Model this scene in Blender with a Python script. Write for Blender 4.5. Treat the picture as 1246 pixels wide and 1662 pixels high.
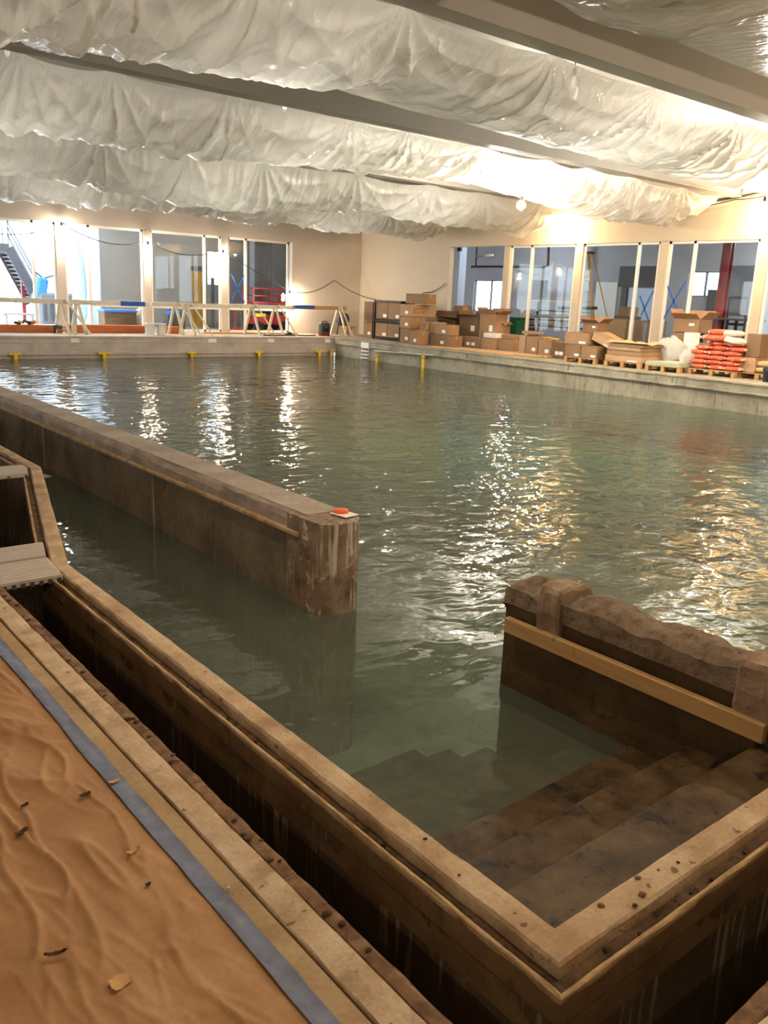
import bpy, math, random
import numpy as np
from mathutils import Vector, Matrix, Euler

for o in list(bpy.data.objects):
    bpy.data.objects.remove(o)
SC = bpy.context.scene
COL = SC.collection
PI = math.pi

# ------------------------------------------------------------------ camera
W, H, FPX = 1246, 1662, 1368.94
EYE = 1.5
PITCH, ROLL, YAW = math.radians(14.243), math.radians(2.412), math.radians(39.594)
FWD = Vector((math.sin(YAW) * math.cos(PITCH), math.cos(YAW) * math.cos(PITCH), -math.sin(PITCH)))
_r0 = Vector((math.cos(YAW), -math.sin(YAW), 0))
_u0 = _r0.cross(FWD)
RGT = _r0 * math.cos(ROLL) + _u0 * math.sin(ROLL)
UPV = _u0 * math.cos(ROLL) - _r0 * math.sin(ROLL)
cam = bpy.data.objects.new('camera', bpy.data.cameras.new('camera'))
COL.objects.link(cam)
m = Matrix((RGT, UPV, -FWD)).transposed().to_4x4()
m.translation = Vector((0, 0, EYE))
cam.matrix_world = m
cam.data.sensor_fit = 'HORIZONTAL'
cam.data.sensor_width = 36
cam.data.lens = FPX / W * 36
cam.data.clip_start = 0.05
SC.camera = cam

# ------------------------------------------------------------------ world, exposure
wd = bpy.data.worlds.new('world'); SC.world = wd; wd.use_nodes = True
bg = wd.node_tree.nodes['Background']
bg.inputs[0].default_value = (0.86, 0.93, 1.0, 1)
bg.inputs[1].default_value = 3.0
SC.view_settings.view_transform = 'Standard'
SC.view_settings.look = 'None'
SC.view_settings.gamma = 1
SC.view_settings.use_curve_mapping = False
SC.view_settings.exposure = 1.3
SC.cycles.use_denoising = True
SC.cycles.use_adaptive_sampling = True
SC.cycles.adaptive_threshold = .03
SC.cycles.max_bounces = 7
SC.cycles.diffuse_bounces = 3
SC.cycles.glossy_bounces = 4
SC.cycles.transmission_bounces = 6
SC.cycles.transparent_max_bounces = 16
SC.cycles.sample_clamp_indirect = 6
SC.cycles.caustics_reflective = False
SC.cycles.caustics_refractive = False

WATER = -0.66
BEAM = 4.35
WLY = 28.5       # window wall across the pool
WRX = 21.8       # window wall on the right
def poolx(y): return 17.7 + (y - .525) * 1.02 / 25.475      # the right pool wall is a little out of square

# ------------------------------------------------------------------ helpers
def ray(px, py):
    return FWD * FPX + RGT * (px - W / 2) - UPV * (py - H / 2)
def onZ(px, py, z=0.0):
    d = ray(px, py); t = (z - EYE) / d.z
    return Vector((d.x * t, d.y * t, z))
def onY(px, py, Y):
    d = ray(px, py); t = Y / d.y
    return Vector((d.x * t, Y, EYE + d.z * t))
def onX(px, py, X):
    d = ray(px, py); t = X / d.x
    return Vector((X, d.y * t, EYE + d.z * t))

def lin(h):
    h = h.lstrip('#')
    c = [int(h[i:i + 2], 16) / 255 for i in (0, 2, 4)]
    return tuple(x / 12.92 if x <= .04045 else ((x + .055) / 1.055) ** 2.4 for x in c)

_lat = np.random.default_rng(5).random((16, 128, 128))
def vn(x, y, seed=0):
    L = _lat[seed % 16]
    x = np.asarray(x, float) + 37.3 * seed; y = np.asarray(y, float) + 11.7 * seed
    xi = np.floor(x).astype(int); yi = np.floor(y).astype(int)
    fx = x - xi; fy = y - yi
    fx = fx * fx * (3 - 2 * fx); fy = fy * fy * (3 - 2 * fy)
    a = L[xi % 128, yi % 128]; b = L[(xi + 1) % 128, yi % 128]
    c = L[xi % 128, (yi + 1) % 128]; d = L[(xi + 1) % 128, (yi + 1) % 128]
    return (a * (1 - fx) + b * fx) * (1 - fy) + (c * (1 - fx) + d * fx) * fy - .5
def fbm(x, y, o=4, seed=0):
    r = 0; a = 1
    for k in range(o):
        r = r + a * vn(np.asarray(x) * 2 ** k, np.asarray(y) * 2 ** k, seed + k); a *= .5
    return r

class MB:
    """collects shapes, builds one mesh object"""
    def __init__(s):
        s.v = []; s.f = []; s.sm = []
    def add(s, vs, fs, smooth=False, M=None):
        n = len(s.v)
        s.v += [tuple(M @ Vector(p)) if M else tuple(p) for p in vs]
        s.f += [tuple(n + i for i in f) for f in fs]
        s.sm += [smooth] * len(fs)
        return s
    def box(s, x0, x1, y0, y1, z0, z1, M=None):
        vs = [(x, y, z) for z in (z0, z1) for y in (y0, y1) for x in (x0, x1)]
        return s.add(vs, [(0, 2, 3, 1), (4, 5, 7, 6), (0, 1, 5, 4), (1, 3, 7, 5), (3, 2, 6, 7), (2, 0, 4, 6)], False, M)
    def cbox(s, c, d, rot=(0, 0, 0)):
        M = Matrix.Translation(c) @ Euler(rot).to_matrix().to_4x4()
        return s.box(-d[0] / 2, d[0] / 2, -d[1] / 2, d[1] / 2, -d[2] / 2, d[2] / 2, M)
    def rbox(s, c, d, r=.01, rot=(0, 0, 0)):
        """box with chamfered edges"""
        M = Matrix.Translation(c) @ Euler(rot).to_matrix().to_4x4()
        h = [q / 2 for q in d]; r = min(r, min(h) * .6)
        vs = []; ix = {}
        for sx in (-1, 1):
            for sy in (-1, 1):
                for sz in (-1, 1):
                    for k in range(3):
                        p = [sx * (h[0] - r), sy * (h[1] - r), sz * (h[2] - r)]
                        p[k] = (sx, sy, sz)[k] * h[k]
                        ix[(sx, sy, sz, k)] = len(vs); vs.append(p)
        fs = []
        S = [(-1, -1), (1, -1), (1, 1), (-1, 1)]
        for k in range(3):
            for sg in (-1, 1):
                q = []
                for a, b in S:
                    t = [0, 0, 0]; t[k] = sg; t[(k + 1) % 3] = a; t[(k + 2) % 3] = b
                    q.append(ix[(t[0], t[1], t[2], k)])
                fs.append(tuple(q if sg > 0 else q[::-1]))
        for k in range(3):
            a, b = (k + 1) % 3, (k + 2) % 3
            for sa in (-1, 1):
                for sb in (-1, 1):
                    t0 = [0, 0, 0]; t1 = [0, 0, 0]
                    t0[k] = -1; t1[k] = 1
                    for t in (t0, t1): t[a] = sa; t[b] = sb
                    fs.append((ix[(*t0, a)], ix[(*t1, a)], ix[(*t1, b)], ix[(*t0, b)]))
        for sx in (-1, 1):
            for sy in (-1, 1):
                for sz in (-1, 1):
                    fs.append(tuple(ix[(sx, sy, sz, k)] for k in range(3)))
        return s.add(vs, fs, False, M)
    def bar(s, p, q, w, h=None, up=(0, 0, 1)):
        p = Vector(p); q = Vector(q); h = h or w
        d = (q - p); L = d.length; d.normalize()
        u = Vector(up)
        if abs(d.dot(u)) > .98: u = Vector((0, 1, 0))
        a = d.cross(u).normalized(); b = a.cross(d).normalized()
        M = Matrix((a, d, b)).transposed().to_4x4(); M.translation = (p + q) / 2
        return s.box(-w / 2, w / 2, -L / 2, L / 2, -h / 2, h / 2, M)
    def tube(s, pts, r, n=8, cap=True):
        pts = [Vector(p) for p in pts]; N = len(pts)
        rs = r if isinstance(r, (list, tuple)) else [r] * N
        base = len(s.v); prev = None
        for i, p in enumerate(pts):
            d = (pts[min(i + 1, N - 1)] - pts[max(i - 1, 0)])
            if d.length < 1e-9: d = Vector((0, 0, 1))
            d.normalize()
            if prev is None:
                u = Vector((0, 0, 1)) if abs(d.z) < .95 else Vector((1, 0, 0))
                a = d.cross(u).normalized()
            else:
                a = (prev - d * prev.dot(d)).normalized()
            prev = a; b = d.cross(a)
            for k in range(n):
                t = 2 * PI * k / n
                s.v.append(tuple(p + (a * math.cos(t) + b * math.sin(t)) * rs[i]))
        for i in range(N - 1):
            for k in range(n):
                k2 = (k + 1) % n
                s.f.append((base + i * n + k, base + i * n + k2, base + (i + 1) * n + k2, base + (i + 1) * n + k)); s.sm.append(True)
        if cap:
            s.f.append(tuple(base + k for k in range(n))[::-1]); s.sm.append(False)
            s.f.append(tuple(base + (N - 1) * n + k for k in range(n))); s.sm.append(False)
        return s
    def lathe(s, prof, n=20, c=(0, 0, 0), smooth=True):
        base = len(s.v)
        for r, z in prof:
            for k in range(n):
                t = 2 * PI * k / n
                s.v.append((c[0] + r * math.cos(t), c[1] + r * math.sin(t), c[2] + z))
        for i in range(len(prof) - 1):
            for k in range(n):
                k2 = (k + 1) % n
                s.f.append((base + i * n + k, base + i * n + k2, base + (i + 1) * n + k2, base + (i + 1) * n + k)); s.sm.append(smooth)
        s.f.append(tuple(base + k for k in range(n))[::-1]); s.sm.append(False)
        s.f.append(tuple(base + (len(prof) - 1) * n + k for k in range(n))); s.sm.append(False)
        return s
    def prism(s, poly, z0, z1):
        n = len(poly)
        vs = [(x, y, z0) for x, y in poly] + [(x, y, z1) for x, y in poly]
        fs = [tuple(range(n))[::-1], tuple(range(n, 2 * n))] + [(i, (i + 1) % n, n + (i + 1) % n, n + i) for i in range(n)]
        return s.add(vs, fs)
    def grid(s, P, smooth=True, wrap=False):
        """P: array (n, m, 3)"""
        n, mm = P.shape[:2]; base = len(s.v)
        s.v += [tuple(q) for q in P.reshape(-1, 3).tolist()]
        for i in range(n - 1):
            for j in range(mm if wrap else mm - 1):
                j2 = (j + 1) % mm
                s.f.append((base + i * mm + j, base + (i + 1) * mm + j, base + (i + 1) * mm + j2, base + i * mm + j2)); s.sm.append(smooth)
        return s
    def build(s, name, mat, parent=None, loc=None):
        me = bpy.data.meshes.new(name)
        me.from_pydata(s.v, [], s.f)
        me.polygons.foreach_set('use_smooth', s.sm)
        me.materials.append(MATS[mat] if isinstance(mat, str) else mat)
        me.update()
        import bmesh
        bm = bmesh.new(); bm.from_mesh(me)
        bmesh.ops.recalc_face_normals(bm, faces=bm.faces) if len(bm.faces) < 60000 else None
        bm.to_mesh(me); bm.free()
        o = bpy.data.objects.new(name, me); COL.objects.link(o)
        if parent is not None:
            o.parent = parent
        return o

def thing(name, label, cat, loc=(0, 0, 0), group=None, rotz=0, rot=None):
    o = bpy.data.objects.new(name, None); COL.objects.link(o)
    o.empty_display_size = .1
    o.location = loc; o.rotation_euler = rot or (0, 0, rotz)
    o['label'] = label; o['category'] = cat
    if group: o['group'] = group
    return o
def tag(o, label, cat, group=None):
    o['label'] = label; o['category'] = cat
    if group: o['group'] = group
    return o
def struct(o, label=None):
    o['kind'] = 'structure'
    if label: o['label'] = label
    return o
def copy_tree(o, parent=None):
    c = o.copy(); COL.objects.link(c)
    if parent: c.parent = parent
    for ch in list(o.children): copy_tree(ch, c)
    return c

def sweep(path, prof, step=.1, amp=0, seed=0, closed=True, freq=8, rough_cols=None):
    """sweep profile [(outward, z)] along a 2D path; outward = left of the path direction; mitred"""
    P = [Vector(p) for p in path]; n = len(P)
    nor = []
    for i in range(n - 1):
        d = (P[i + 1] - P[i]).normalized(); nor.append(Vector((-d.y, d.x)))
    sta = []
    acc = 0
    for i in range(n):
        if i == 0: mm = nor[0]
        elif i == n - 1: mm = nor[-1]
        else:
            mm = (nor[i - 1] + nor[i]); mm = mm / mm.dot(nor[i])
        if i > 0:
            L = (P[i] - P[i - 1]).length; k = max(1, int(L / step))
            for q in range(1, k):
                t = q / k
                a = P[i - 1].lerp(P[i], t); mi = lastm.lerp(mm, t)
                sta.append((a, mi, acc + L * t))
            acc += L
        sta.append((P[i], mm, acc)); lastm = mm
    A = np.zeros((len(sta), len(prof), 3))
    s = np.array([q[2] for q in sta])
    for j, (o, z) in enumerate(prof):
        ja = amp if (rough_cols is None or j in rough_cols) else 0
        d1 = fbm(s * freq, np.full_like(s, j * 3.1), 3, seed) * ja
        d2 = fbm(s * freq, np.full_like(s, j * 5.7 + 50), 3, seed + 3) * ja
        for i, q in enumerate(sta):
            A[i, j] = (q[0].x + q[1].x * (o + d1[i]), q[0].y + q[1].y * (o + d1[i]), z + d2[i])
    mb = MB(); mb.grid(A, smooth=False, wrap=closed)
    m_ = len(prof)
    mb.f.append(tuple(range(m_))); mb.sm.append(False)
    e = (len(sta) - 1) * m_
    mb.f.append(tuple(e + k for k in range(m_))[::-1]); mb.sm.append(False)
    return mb

# ------------------------------------------------------------------ materials
MATS = {}
def nt(name):
    mt = bpy.data.materials.new(name); mt.use_nodes = True
    t = mt.node_tree; t.nodes.clear()
    out = t.nodes.new('ShaderNodeOutputMaterial')
    MATS[name] = mt
    return mt, t, out
def N(t, typ, **kw):
    n = t.nodes.new(typ)
    for k, v in kw.items():
        if k.startswith('i_'):
            key = k[2:]
            key = int(key) if key.isdigit() else key.replace('_', ' ')
            n.inputs[key].default_value = v
        else: setattr(n, k, v)
    return n
def posn(t, scale=(1, 1, 1), obj=False):
    if obj:
        tc = N(t, 'ShaderNodeTexCoord'); src = tc.outputs['Object']
    else:
        g = N(t, 'ShaderNodeNewGeometry'); src = g.outputs['Position']
    mp = N(t, 'ShaderNodeMapping'); mp.inputs['Scale'].default_value = scale
    t.links.new(src, mp.inputs['Vector'])
    return mp.outputs['Vector']
def noise(t, vec, scale, detail=4, rough=.55, dist=0):
    n = N(t, 'ShaderNodeTexNoise'); n.inputs['Scale'].default_value = scale
    n.inputs['Detail'].default_value = detail; n.inputs['Roughness'].default_value = rough; n.inputs['Distortion'].default_value = dist
    t.links.new(vec, n.inputs['Vector']); return n.outputs['Fac']
def ramp(t, fac, stops):
    r = N(t, 'ShaderNodeValToRGB'); e = r.color_ramp.elements
    while len(e) < len(stops): e.new(.5)
    for q, (p, c) in zip(e, stops):
        q.position = p; q.color = (*c, 1) if not isinstance(c, (int, float)) else (c, c, c, 1)
    t.links.new(fac, r.inputs[0]); return r.outputs['Color']
def mixc(t, fac, a, b, mode='MIX'):
    mx = N(t, 'ShaderNodeMix', data_type='RGBA', blend_type=mode)
    for key, v in ((6, a), (7, b)):
        if isinstance(v, tuple): mx.inputs[key].default_value = (*v, 1)
        else: t.links.new(v, mx.inputs[key])
    if isinstance(fac, (int, float)): mx.inputs[0].default_value = fac
    else: t.links.new(fac, mx.inputs[0])
    return mx.outputs[2]
def bump(t, h, strength=.3, dist=.01):
    b = N(t, 'ShaderNodeBump'); b.inputs['Strength'].default_value = strength; b.inputs['Distance'].default_value = dist
    t.links.new(h, b.inputs['Height']); return b.outputs['Normal']
def prin(t, out, color, rough=.7, normal=None, metal=0, spec=.4, **kw):
    p = N(t, 'ShaderNodeBsdfPrincipled')
    if isinstance(color, tuple): p.inputs['Base Color'].default_value = (*color, 1)
    else: t.links.new(color, p.inputs['Base Color'])
    if isinstance(rough, (int, float)): p.inputs['Roughness'].default_value = rough
    else: t.links.new(rough, p.inputs['Roughness'])
    p.inputs['Metallic'].default_value = metal
    p.inputs['Specular IOR Level'].default_value = spec
    for k, v in kw.items(): p.inputs[k.replace('_', ' ')].default_value = v
    if normal is not None: t.links.new(normal, p.inputs['Normal'])
    t.links.new(p.outputs[0], out.inputs['Surface']); return p
def simple(name, c, rough=.6, var=.12, scale=6, metal=0, bmp=.08, spec=.4):
    mt, t, out = nt(name); c = lin(c) if isinstance(c, str) else c
    v = posn(t); n = noise(t, v, scale, 4)
    lo = tuple(x * (1 - var) for x in c); hi = tuple(min(1, x * (1 + var)) for x in c)
    col = ramp(t, n, [(.3, lo), (.7, hi)])
    nb = noise(t, v, scale * 12, 3)
    prin(t, out, col, rough, bump(t, nb, bmp, .004), metal, spec); return mt
def concrete(name, base, dark, light, scale=2.5, stain=None, stain_amt=.5, streak=None, rough=.85, bs=.5, speck=None, bd=.006):
    """mottled concrete, optional dirt patches, vertical drip streaks and specks"""
    mt, t, out = nt(name); v = posn(t)
    n1 = noise(t, v, scale, 6, .6)
    col = ramp(t, n1, [(.28, lin(dark)), (.5, lin(base)), (.74, lin(light))])
    n2 = noise(t, v, scale * 14, 4, .7)
    col = mixc(t, .35, col, ramp(t, n2, [(.3, (.55,) * 3), (.7, (1.25,) * 3)]), 'MULTIPLY')
    if stain:
        n3 = noise(t, v, scale * .9 + 1.3, 7, .7, .6)
        k = ramp(t, n3, [(.56, 0.0), (.66, stain_amt)])
        col = mixc(t, k, col, lin(stain))
    if streak:
        vs = posn(t, (1, 1, .07))
        n4 = noise(t, vs, 30, 2, .5)
        n5 = noise(t, v, 2.2, 2)
        k = N(t, 'ShaderNodeMath', operation='MULTIPLY')
        t.links.new(ramp(t, n4, [(.53, 0.0), (.66, .6)]), k.inputs[0]); t.links.new(ramp(t, n5, [(.46, 0.0), (.58, 1.0)]), k.inputs[1])
        col = mixc(t, k.outputs[0], col, lin(streak))
    if speck:
        n6 = noise(t, v, 26, 2, .5)
        col = mixc(t, ramp(t, n6, [(.68, 0.0), (.73, .8)]), col, lin(speck))
    hb = mixc(t, .5, noise(t, v, scale * 6, 6, .7), noise(t, v, 90, 3, .7))
    prin(t, out, col, rough, bump(t, hb, bs, bd), 0, .25); return mt

concrete('coping', '#b69c7c', '#97795a', '#ccb699', 5, stain='#6d5138', stain_amt=.35, speck='#5b4430')
concrete('ledge_dirty', '#664f38', '#382a1a', '#86694a', 12, stain='#33251a', stain_amt=.8, speck='#2c2016')
concrete('lip', '#b89a72', '#8d7150', '#d0b58c', 9)
concrete('trench_face', '#5a4936', '#3d3021', '#6d5b46', 3, stain='#4a3623', stain_amt=.5, streak='#a99a84')
concrete('gutter_band', '#7a5f41', '#62492f', '#8d7150', 4, stain='#544027', stain_amt=.6)
concrete('deck_strip', '#a98f6c', '#8d7354', '#bda684', 4, stain='#80664a', stain_amt=.4)
concrete('deck_slab', '#bda588', '#a1866a', '#d2bfa6', 7, stain='#8d6c4d', stain_amt=.45, speck='#6a4c34')
concrete('pier_side', '#837869', '#625a4e', '#999080', 1.6, stain='#5c4d3f', stain_amt=.45, streak='#a09080')
concrete('pier_top', '#a39486', '#8b7c6d', '#b8aa9c', 4, stain='#8a7a68', stain_amt=.3)
concrete('pier_rough', '#8d7861', '#6a5643', '#a3907a', 15, stain='#4a3828', stain_amt=.7, bs=1.0, bd=.02)
concrete('pier_lump', '#978069', '#7d6852', '#ab967f', 9, stain='#6d5844', stain_amt=.4, bs=.8, bd=.012)
concrete('wet_concrete', '#55452f', '#3b2e20', '#6a5641', 3, stain='#2a2018', stain_amt=.7, rough=.5)
concrete('pier_end', '#8a7763', '#5e4c3a', '#a5927c', 6, stain='#d9d4ca', stain_amt=.9, streak='#e6e0d2')
concrete('step', '#513f28', '#2f2316', '#6a563a', 7, stain='#1a130d', stain_amt=.95, rough=.55, speck='#20170f')
concrete('pool_floor', '#aeb3a6', '#9aa094', '#c0c4b6', 1.2, stain='#7f8a7c', stain_amt=.4)
concrete('pool_wall', '#c0b5ab', '#a79c92', '#d2c7bc', 1.5, stain='#c2b8ac', stain_amt=.5, streak='#d0c8be')
concrete('pool_wall_b', '#a69e8c', '#8c8573', '#b8b09d', 1.5, stain='#7b735f', stain_amt=.5, streak='#4c463a')
concrete('deck_far', '#a99c8e', '#948778', '#bcb0a2', 1.5, stain='#8d8070', stain_amt=.4)
concrete('rust', '#7c5d42', '#54392a', '#97795a', 16, stain='#35241a', stain_amt=.8, rough=.8, bs=.8)
simple('wall_paint', '#cfc4b8', .75, .03, 1.2, bmp=.04)
simple('wall_paint_b', '#c4b8a4', .75, .03, 1.2, bmp=.04)
simple('wall_grey', '#aeb0b8', .8, .04, 1.0, bmp=.04)
simple('wall_grey_warm', '#8f8c8a', .8, .04, 1.0, bmp=.04)
simple('wall_grey_dark', '#6f7076', .8, .05, 1.0, bmp=.04)
simple('blue_and_sky_tint', '#c3d2ea', .8, .04, 1.0, bmp=.04)  # pale blue; on the grey annex side wall it paints in sky light
simple('ceiling', '#b9b3a8', .85, .04, 1.0, bmp=.04)
simple('beam_paint', '#aaa69f', .55, .05, .8, bmp=.05)
simple('white_frame', '#efe8de', .45, .04, 3, bmp=.03)
simple('post_paint', '#d9c6ae', .6, .04, 3, bmp=.03)
simple('annex_floor', '#8d8a86', .6, .15, 1.5)
simple('snow_ground', '#f4f6fa', .8, .03, 1.0)
simple('black_metal', '#242326', .5, .2, 10, .4)
simple('dark_grey', '#46464b', .55, .15, 8)
simple('steel', '#8d8f93', .4, .1, 8, .8)
simple('steel_dull', '#b9b2a4', .6, .1, 8, .1)
simple('red_paint', '#a1272c', .45, .12, 5)
simple('dark_red', '#7c2428', .5, .1, 4)
simple('yellow_paint', '#e7bd1f', .5, .08, 8)
simple('blue_paint', '#2a5cae', .6, .1, 8)
simple('blue_tarp', '#2f79d8', .6, .15, 6)
simple('green_plastic', '#0f6b45', .5, .1, 6)
simple('white_plastic', '#f0efec', .4, .03, 6)
simple('cream_wood', '#d8cbb2', .7, .12, 9)
simple('orange_plastic', '#e8602a', .5, .08, 20)
simple('foam', '#d9d2c2', .8, .06, 20)
simple('cable_black', '#2a2622', .6, .1, 10)
simple('label_white', '#f2efe8', .6, .02, 6)
simple('dirt', '#4a3626', .95, .3, 60, bmp=.5)
simple('dirt_grey', '#4d453a', .95, .3, 60, bmp=.5)
simple('dirt_brown', '#6e553b', .95, .3, 60, bmp=.5)
simple('red_brown', '#9a4a28', .7, .2, 6)
simple('tan_scrap', '#c79a63', .8, .1, 20)
simple('dark_glass', '#26282c', .3, .1, 4)
simple('fluff', '#b9aa98', .9, .15, 8)

def wood(name, a, b, axis='Y', knots=True, rough=.7):
    mt, t, out = nt(name)
    sc = {'X': (.5, 9, 9), 'Y': (9, .5, 9), 'Z': (9, 9, .5)}[axis]
    v = posn(t, sc); n = noise(t, v, 4, 5, .6, .8)
    col = ramp(t, n, [(.3, lin(a)), (.7, lin(b))])
    if knots:
        k = noise(t, posn(t), 9, 2, .4)
        col = mixc(t, ramp(t, k, [(.7, 0.0), (.76, .8)]), col, lin('#5a3a1e'))
    prin(t, out, col, rough, bump(t, n, .2, .002), 0, .3)
wood('board', '#ac8756', '#c7a271')
wood('lumber_y', '#b08a5e', '#cfae80', knots=False)
wood('lumber_x', '#a4542e', '#bf7344', 'X')
wood('pallet_wood', '#a5814f', '#c7a270', knots=False)
wood('door_wood', '#9a7326', '#b98f3b', 'Z', knots=False)
wood('rail_white', '#c9bda8', '#efe8da', 'X')
wood('ladder_yellow', '#a9782c', '#c8973f', 'Z', knots=False)

def cardboard(name, base):
    mt, t, out = nt(name)
    c = lin(base); oi = N(t, 'ShaderNodeObjectInfo')
    v = posn(t); n = noise(t, v, 3, 4)
    hsv = N(t, 'ShaderNodeHueSaturation'); hsv.inputs['Color'].default_value = (*c, 1)
    mr = N(t, 'ShaderNodeMapRange'); mr.inputs['To Min'].default_value = .8; mr.inputs['To Max'].default_value = 1.2
    t.links.new(oi.outputs['Random'], mr.inputs['Value']); t.links.new(mr.outputs[0], hsv.inputs['Value'])
    col = mixc(t, .5, hsv.outputs[0], ramp(t, n, [(.3, (.8,) * 3), (.7, (1.1,) * 3)]), 'MULTIPLY')
    flu = noise(t, posn(t, (1, 60, 1)), 3, 2)
    prin(t, out, col, .8, bump(t, flu, .08, .003), 0, .25)
cardboard('card', '#98795c')
cardboard('card_dark', '#7a6048')
cardboard('card_light', '#b39372')
simple('packing_tape', '#b4925f', .35, .04, 8)

# kraft paper
mt, t, out = nt('kraft'); v = posn(t)
col = ramp(t, noise(t, v, 2.2, 5, .6), [(.3, lin('#956b43')), (.55, lin('#a57b50')), (.75, lin('#b48b60'))])
col = mixc(t, .3, col, ramp(t, noise(t, v, 60, 3, .6), [(.3, (.75,) * 3), (.7, (1.15,) * 3)]), 'MULTIPLY')
prin(t, out, col, .62, bump(t, noise(t, v, 28, 5, .6), .35, .004), 0, .3)
# blue tape
mt, t, out = nt('blue_tape'); v = posn(t)
col = ramp(t, noise(t, v, 14, 5, .65), [(.3, lin('#525970')), (.55, lin('#636c85')), (.75, lin('#7c7f88'))])
prin(t, out, col, .55, bump(t, noise(t, posn(t, (60, 8, 60)), 2, 3), .3, .003), 0, .35)
# plastic sheeting
mt, t, out = nt('plastic_sheet'); v = posn(t)
nb = mixc(t, .3, noise(t, posn(t, (3.2, .5, .4)), 4, 2, .5, .8), noise(t, posn(t, (3, .8, .5)), 9, 2, .5, 1.0))
nrm = bump(t, nb, .7, .05)
pr = N(t, 'ShaderNodeBsdfPrincipled'); pr.inputs['Base Color'].default_value = (.74, .73, .69, 1)
pr.inputs['Roughness'].default_value = .19; pr.inputs['Specular IOR Level'].default_value = 1.0
tl = N(t, 'ShaderNodeBsdfTranslucent'); tl.inputs['Color'].default_value = (.85, .83, .77, 1)
tr = N(t, 'ShaderNodeBsdfTransparent'); tr.inputs['Color'].default_value = (.95, .95, .94, 1)
m1 = N(t, 'ShaderNodeMixShader'); m1.inputs[0].default_value = .42
m2 = N(t, 'ShaderNodeMixShader'); m2.inputs[0].default_value = .22
t.links.new(nrm, pr.inputs['Normal']); t.links.new(nrm, tl.inputs['Normal'])
t.links.new(pr.outputs[0], m1.inputs[1]); t.links.new(tl.outputs[0], m1.inputs[2])
t.links.new(m1.outputs[0], m2.inputs[1]); t.links.new(tr.outputs[0], m2.inputs[2]); t.links.new(m2.outputs[0], out.inputs['Surface'])
# thin clear wrap
mt, t, out = nt('clear_wrap')
pr = N(t, 'ShaderNodeBsdfPrincipled'); pr.inputs['Base Color'].default_value = (.8, .8, .78, 1); pr.inputs['Roughness'].default_value = .2
tr = N(t, 'ShaderNodeBsdfTransparent'); m2 = N(t, 'ShaderNodeMixShader'); m2.inputs[0].default_value = .45
t.links.new(bump(t, noise(t, posn(t), 14, 4), .8, .03), pr.inputs['Normal'])
t.links.new(pr.outputs[0], m2.inputs[1]); t.links.new(tr.outputs[0], m2.inputs[2]); t.links.new(m2.outputs[0], out.inputs['Surface'])
# window glass
mt, t, out = nt('glass')
fr = N(t, 'ShaderNodeFresnel'); fr.inputs['IOR'].default_value = 1.45
gg = N(t, 'ShaderNodeNewGeometry'); im = N(t, 'ShaderNodeMapRange'); im.inputs['To Min'].default_value = 1.45; im.inputs['To Max'].default_value = 1 / 1.45
t.links.new(gg.outputs['Backfacing'], im.inputs['Value']); t.links.new(im.outputs[0], fr.inputs['IOR'])   # thin pane: same reflectance from both sides
gl = N(t, 'ShaderNodeBsdfGlossy'); gl.inputs['Roughness'].default_value = .02
tr = N(t, 'ShaderNodeBsdfTransparent'); tr.inputs['Color'].default_value = (.93, .96, .96, 1)
m2 = N(t, 'ShaderNodeMixShader'); t.links.new(fr.outputs[0], m2.inputs[0])
t.links.new(tr.outputs[0], m2.inputs[1]); t.links.new(gl.outputs[0], m2.inputs[2]); t.links.new(m2.outputs[0], out.inputs['Surface'])
# water
mt, t, out = nt('water')
g = N(t, 'ShaderNodeNewGeometry'); sx = N(t, 'ShaderNodeSeparateXYZ'); t.links.new(g.outputs['Position'], sx.inputs[0])
mr = N(t, 'ShaderNodeMapRange'); mr.interpolation_type = 'SMOOTHSTEP'   # open pool is choppier than the sheltered channel
for k, vv in (('From Min', 2.6), ('From Max', 5.5), ('To Min', .28), ('To Max', 1.0)): mr.inputs[k].default_value = vv
t.links.new(sx.outputs[0], mr.inputs['Value'])
vA = posn(t, (1, 1.25, 1))
h = mixc(t, .45, noise(t, vA, 1.3, 1, .4, .6), noise(t, vA, 3.4, 1.5, .4, .5))
h = mixc(t, .05, h, noise(t, vA, 12, 1, .4, .2))
bn = N(t, 'ShaderNodeBump'); bn.inputs['Distance'].default_value = .06
t.links.new(h, bn.inputs['Height']); t.links.new(mr.outputs[0], bn.inputs['Strength'])
fr = N(t, 'ShaderNodeFresnel'); fr.inputs['IOR'].default_value = 1.33; t.links.new(bn.outputs[0], fr.inputs['Normal'])
gl = N(t, 'ShaderNodeBsdfGlossy'); gl.inputs['Roughness'].default_value = .0; t.links.new(bn.outputs[0], gl.inputs['Normal'])
tr = N(t, 'ShaderNodeBsdfTransparent'); tr.inputs['Color'].default_value = (.88, .95, .92, 1)
df = N(t, 'ShaderNodeBsdfDiffuse'); df.inputs['Color'].default_value = (.235, .27, .20, 1)     # murk suspended in the water
mk = N(t, 'ShaderNodeMixShader'); mk.inputs[0].default_value = .29
t.links.new(tr.outputs[0], mk.inputs[1]); t.links.new(df.outputs[0], mk.inputs[2])
m2 = N(t, 'ShaderNodeMixShader'); t.links.new(fr.outputs[0], m2.inputs[0])
t.links.new(mk.outputs[0], m2.inputs[1]); t.links.new(gl.outputs[0], m2.inputs[2]); t.links.new(m2.outputs[0], out.inputs['Surface'])
va = N(t, 'ShaderNodeVolumeAbsorption'); va.inputs['Color'].default_value = (.50, .67, .53, 1); va.inputs['Density'].default_value = .4
t.links.new(va.outputs[0], out.inputs['Volume'])
def emis(name, c, s):
    mt, t, out = nt(name); e = N(t, 'ShaderNodeEmission'); e.inputs[0].default_value = (*c, 1); e.inputs[1].default_value = s
    t.links.new(e.outputs[0], out.inputs[0])
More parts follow.
